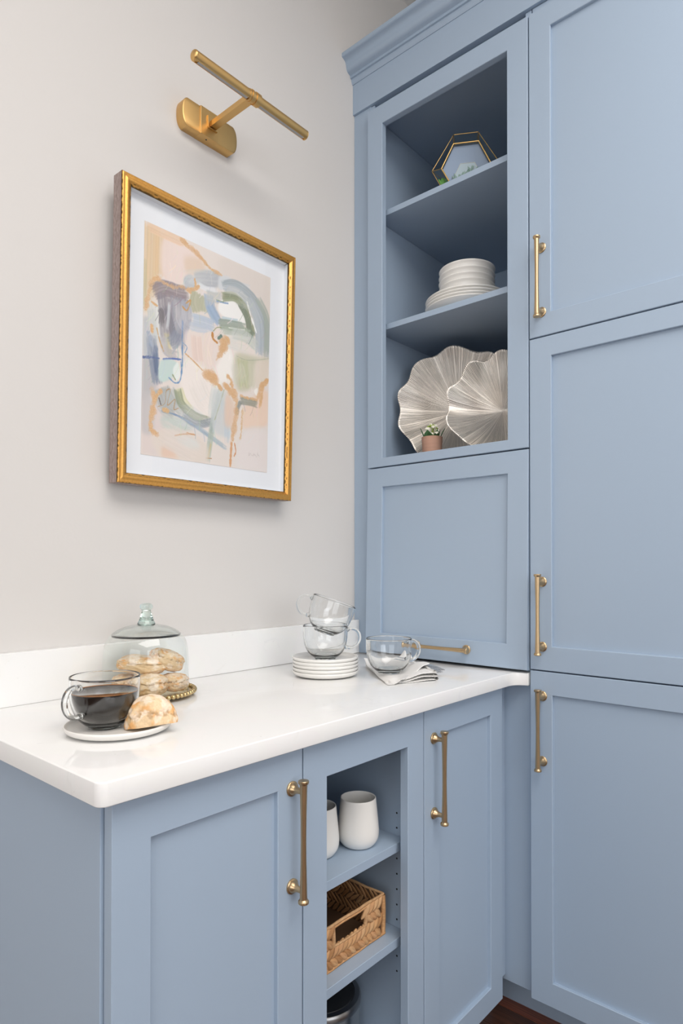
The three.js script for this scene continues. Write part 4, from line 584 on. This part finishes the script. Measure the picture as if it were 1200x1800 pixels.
{ // little potted plant
  const t = thing('potted_plant', 'tiny flowering plant in a pale terracotta pot before the leaf platters', 'plant', [0.078, 1.4742, 0.249]);
  const clay = texture(64, 256, (u, v) => { const k = 0.5 + 0.5 * fbm(3, v * 60, 2, 3) + 0.2 * fbm(u * 8, v * 90, 1, 2); return [0.70 + 0.07 * k, 0.545 + 0.06 * k, 0.465 + 0.06 * k]; });
  part('pot', lathe([[0, 0.001], [0.0245, 0], [0.0255, 0.001], [0.0305, 0.081], [0.0308, 0.0835], [0.0285, 0.0838], [0.028, 0.078], [0, 0.077]], 48), std({ map: clay, roughness: 0.8 }), t);
  const R = rng(12), green = std({ color: lin(0.035, 0.11, 0.035), roughness: 0.5 }), lime = std({ color: lin(0.36, 0.48, 0.09), roughness: 0.6 }), petal = std({ color: lin(0.88, 0.86, 0.74), roughness: 0.6 });
  const leafG = (L, W) => { const g = new THREE.SphereGeometry(1, 12, 10), p = g.attributes.position; for (let i = 0; i < p.count; i++) { const y = p.getY(i), f = (y + 1) / 2; p.setXYZ(i, p.getX(i) * W * Math.pow(1 - f * 0.92, 0.6), f * L, p.getZ(i) * 0.0016 + 0.10 * L * f * f); } g.computeVertexNormals(); return g; };
  const lf = (L, W, turn, tilt, x, z) => { const g = leafG(L, W).rotateX(tilt).rotateY(turn).translate(x, 0.079, z); part('leaf', g, green, t); };
  // picture right is (0.66, 0.751); the camera lies towards (-0.83, 0.55)
  const rt = (k, d) => [0.66 * k - 0.83 * d, 0.751 * k + 0.55 * d];
  lf(0.034, 0.0042, 3.9, 0.28, ...rt(-0.022, 0.004)); lf(0.036, 0.0042, 0.75, 0.38, ...rt(0.022, 0.004)); lf(0.026, 0.0035, 0.75, 0.15, ...rt(0.017, 0.008)); lf(0.025, 0.014, -1.0, 0.3, ...rt(-0.013, 0.012)); lf(0.026, 0.012, -0.6, 0.25, ...rt(0.012, 0.010)); lf(0.03, 0.010, 2.4, 0.3, ...rt(-0.004, -0.012)); lf(0.028, 0.010, 1.6, 0.4, ...rt(0.012, -0.010)); lf(0.022, 0.012, -1.6, 0.5, ...rt(-0.003, 0.016));
  const bud = new THREE.SphereGeometry(0.0024, 8, 6), five = mg(Array.from({ length: 5 }, (_, i) => new THREE.SphereGeometry(1, 8, 6).scale(0.0030, 0.0011, 0.0022).translate(0.0030, 0, 0).rotateY(i * 2 * PI / 5)));
  const budG = [], stemG = []; for (let i = 0; i < 34; i++) { const a = R() * 2 * PI, r = 0.017 * Math.sqrt(R()), y = 0.108 + 0.010 * (1 - (r / 0.017) ** 2) + 0.004 * R(); budG.push(bud.clone().translate(r * Math.cos(a), y, r * Math.sin(a))); if (i % 3 === 0) stemG.push(tube([[0, 0.078, 0], [r * 0.5 * Math.cos(a), 0.095, r * 0.5 * Math.sin(a)], [r * Math.cos(a), y, r * Math.sin(a)]], 0.0008, 8, 5)); }
  part('buds', mg(budG), lime, t, 'yellow-green buds'); part('stems', mg(stemG), lime, t);
  const flower = (k, d, y) => { const [x, z] = rt(k, d); const m = part('flower', five, petal, t, 'cream five-petalled flower'); m.position.set(x, y, z); m.quaternion.setFromUnitVectors(V(0, 1, 0), V(-0.7 + 0.5 * (R() - 0.5), 0.35 + 0.4 * R(), 0.5).normalize()); };
  flower(-0.001, 0.021, 0.091); flower(0.013, 0.018, 0.095); flower(0.016, 0.013, 0.101); flower(-0.012, 0.014, 0.107); flower(0.003, 0.016, 0.112); flower(0.010, 0.008, 0.117); flower(-0.004, 0.004, 0.120); flower(-0.015, 0.006, 0.108); flower(0.013, 0.004, 0.112);
}

// ------------------------------------------------------------------ inside the open base cabinet
{
  const g = toCreasedNormals(new THREE.LatheGeometry([V2(0, 0.0015), ...new THREE.SplineCurve([[0.024, 0.0015], [0.0275, 0.0002], [0.0335, 0.0035], [0.0405, 0.014], [0.0427, 0.027], [0.0417, 0.045], [0.0390, 0.072], [0.0367, 0.0945], [0.0358, 0.0957], [0.0345, 0.0945], [0.0365, 0.072], [0.0390, 0.045], [0.0395, 0.027], [0.036, 0.012]].map((q) => V2(...q))).getPoints(64), V2(0, 0.007)], 72), 0.9);
  const a = solo('white_mug', g, M.china, 'whole rounded white tumbler mug in view on the upper open shelf', 'mug', [-0.4885, 0.6087, 0.4395], 0, 'white mugs on the open shelf');
  copy(a, 'white tumbler mug half hidden behind the left frame of the open shelf', [-0.577, 0.6087, 0.409]);
  const c = thing('canister', 'round brushed steel canister with a dark lid below the basket', 'canister', [-0.49, 0.1432, 0.335]);
  const steel = std({ color: lin(0.52, 0.50, 0.48), metalness: 1, roughness: 0.24 });
  part('body', lathe([[0, 0], [0.084, 0], [0.085, 0.002], [0.085, 0.104], [0, 0.104]], 72), steel, c);
  part('lid_band', lathe([[0.0845, 0.104], [0.0868, 0.1045], [0.0875, 0.108], [0.0868, 0.1165], [0.084, 0.120], [0.074, 0.1215], [0.073, 0.1195], [0.06, 0.104]], 72), std({ color: lin(0.30, 0.30, 0.30), metalness: 1, roughness: 0.3 }), c);
  part('lid', lathe([[0, 0.1185], [0.05, 0.119], [0.0715, 0.1215], [0.0735, 0.1195], [0.0735, 0.11]], 72), M.dark, c, 'dark plastic lid');
  const wp = part('front_plate', mg([rbox(0.046, 0.052, 0.004, 0, 0, 0, 0.002)]), M.steel, c), wi = part('plate_inset', rbox(0.036, 0.04, 0.002, 0, 0, 0, 0.001), M.black, c);
  const dx = -0.52, dz = 0.854; wp.position.set(dx * 0.085, 0.068, dz * 0.085); wi.position.set(dx * 0.087, 0.066, dz * 0.087); wp.rotation.y = wi.rotation.y = Math.atan2(dx, dz);
}
{ // seagrass basket
  const x0 = -0.655, x1 = -0.4395, zf = 0.4655, zb = 0.262, H = 0.086, y0 = 0.4137, w = x1 - x0, d = zf - zb;
  const t = thing('basket', 'woven seagrass basket with a cut-out handle on the lower open shelf', 'basket', [(x0 + x1) / 2, y0, (zf + zb) / 2]);
  const strandTex = texture(64, 128, (u, v) => { const k = 0.5 + 0.55 * fbm(u * 30, v * 3, 3, 3) + 0.35 * fbm(u * 3, v * 2.2, 8, 2); return [lerp(0.62, 0.91, k), lerp(0.45, 0.76, k), lerp(0.30, 0.58, k)]; });
  const mats = [[1, 0.98, 0.95], [0.88, 0.80, 0.70], [1, 0.91, 0.80], [0.68, 0.56, 0.43], [0.95, 0.85, 0.78]].map((k) => std({ map: strandTex, color: lin(...k), roughness: 0.7 }));
  const mk = (s) => { const g = new THREE.SphereGeometry(1, 9, 10), p = g.attributes.position; for (let i = 0; i < p.count; i++) { const y = p.getY(i), b = 1 + 0.18 * Math.sin(y * 3 + s); p.setXYZ(i, p.getX(i) * 0.0072 * b * (1 - 0.5 * y * y), y * 0.0188, p.getZ(i) * 0.0056 + 0.0016 * Math.cos(y * 2.2)); } g.computeVertexNormals(); return g; };
  const gs = [mk(0), mk(1.5), mk(3)], R = rng(31), hw = w / 2, hd = d / 2;
  const inHole = (u, v) => Math.abs(u - 0.0) < 0.048 && v > 0.044 && v < 0.078;
  const wall = (L, place, hole) => { const nC = Math.round(L / 0.0138), rows = 4; for (let r = 0; r < rows; r++) for (let i = 0; i < nC; i++) { const u = (i + 0.5 + (r % 2) * 0.3) / nC * L - L / 2, v = 0.0135 + r * 0.0192; if (hole && inHole(u, v)) continue; if (Math.abs(u) > L / 2 - 0.0075) continue; const m = part('strand', gs[Math.floor(R() * 3)], mats[Math.floor(R() * 5)], t); place(m, u, v); m.rotateZ((r % 2 ? -1 : 1) * 0.80 + (R() - 0.5) * 0.25); m.rotateY((R() - 0.5) * 0.3); } };
  wall(w, (m, u, v) => { m.position.set(u, v, hd); }, true); wall(w, (m, u, v) => { m.position.set(u, v, -hd + 0.003); }); // back wall: its inner side shows
  wall(d, (m, u, v) => { m.position.set(hw, v, -u); m.rotation.y = PI / 2; }); wall(d, (m, u, v) => { m.position.set(-hw + 0.003, v, u); m.rotation.y = PI / 2; });
  const gapShade = std({ color: lin(0.13, 0.07, 0.035), roughness: 0.9 }), bx = (a, b, c, e, f, g) => new THREE.BoxGeometry(b - a, e - c, g - f).translate((a + b) / 2, (c + e) / 2, (f + g) / 2);
  part('gap_shade_lining', mg([bx(-hw, hw, 0.001, H - 0.004, -hd - 0.001, -hd + 0.001), bx(hw - 0.003, hw - 0.001, 0.001, H - 0.004, -hd, hd), bx(-hw - 0.001, -hw + 0.001, 0.001, H - 0.004, -hd, hd), bx(-hw, hw, 0.001, 0.042, hd - 0.004, hd - 0.002), bx(-hw, -0.05, 0.04, H - 0.004, hd - 0.004, hd - 0.002), bx(0.05, hw, 0.04, H - 0.004, hd - 0.004, hd - 0.002), bx(-hw, hw, 0.001, 0.004, -hd, hd)]), gapShade, t);  // added sheets; their dark colour stands for shade in the weave gaps
  const cordM = mats[0], loop = (y, o, r) => tube([[-hw - o, y, hd + o], [0, y + 0.001, hd + o], [hw + o, y, hd + o], [hw + o, y + 0.0008, 0], [hw + o, y, -hd - o], [0, y, -hd - o], [-hw - o, y, -hd - o], [-hw - o, y, 0]].map((q) => q), r, 160, 8, true);
  const sq = (y, o, r) => { const c = []; const k = 0.006; const cs = [[-hw - o, hd + o], [hw + o, hd + o], [hw + o, -hd - o], [-hw - o, -hd - o]]; const g = []; for (let i = 0; i < 4; i++) { const a = cs[i], b = cs[(i + 1) % 4]; g.push(tube(Array.from({ length: 9 }, (_, j) => [lerp(a[0], b[0], j / 8), y + 0.0008 * Math.sin(j * 2.3 + i), lerp(a[1], b[1], j / 8)]), r, 30, 8), new THREE.SphereGeometry(r, 8, 6).translate(a[0], y, a[1])); } return mg(g); };
  part('rim_cord', sq(H - 0.003, 0.0, 0.0031), cordM, t); part('rim_cord', sq(H - 0.008, 0.001, 0.0022), mats[2], t); part('base_cord', sq(0.0032, 0.002, 0.0032), mats[2], t);
  for (const sx of [-1, 1]) for (const sz of [-1, 1]) part('corner_post', tube([[sx * hw, 0.003, sz * hd], [sx * (hw + 0.0012), 0.03, sz * hd], [sx * hw, 0.058, sz * (hd + 0.001)], [sx * hw, H - 0.004, sz * hd]], 0.0052, 24, 10), mats[sx > 0 ? 2 : 4], t);
  part('handle_cord', mg([tube([[-0.047, 0.043, hd + 0.002], [0, 0.0425, hd + 0.003], [0.047, 0.043, hd + 0.002]], 0.0026, 20, 8), tube([[0.048, 0.042, hd + 0.001], [0.0485, 0.06, hd + 0.002], [0.048, 0.079, hd]], 0.0045, 16, 8), tube([[-0.048, 0.042, hd + 0.001], [-0.0485, 0.06, hd + 0.002], [-0.048, 0.079, hd]], 0.0045, 16, 8)]), cordM, t);
}


renderer.render(scene, camera);
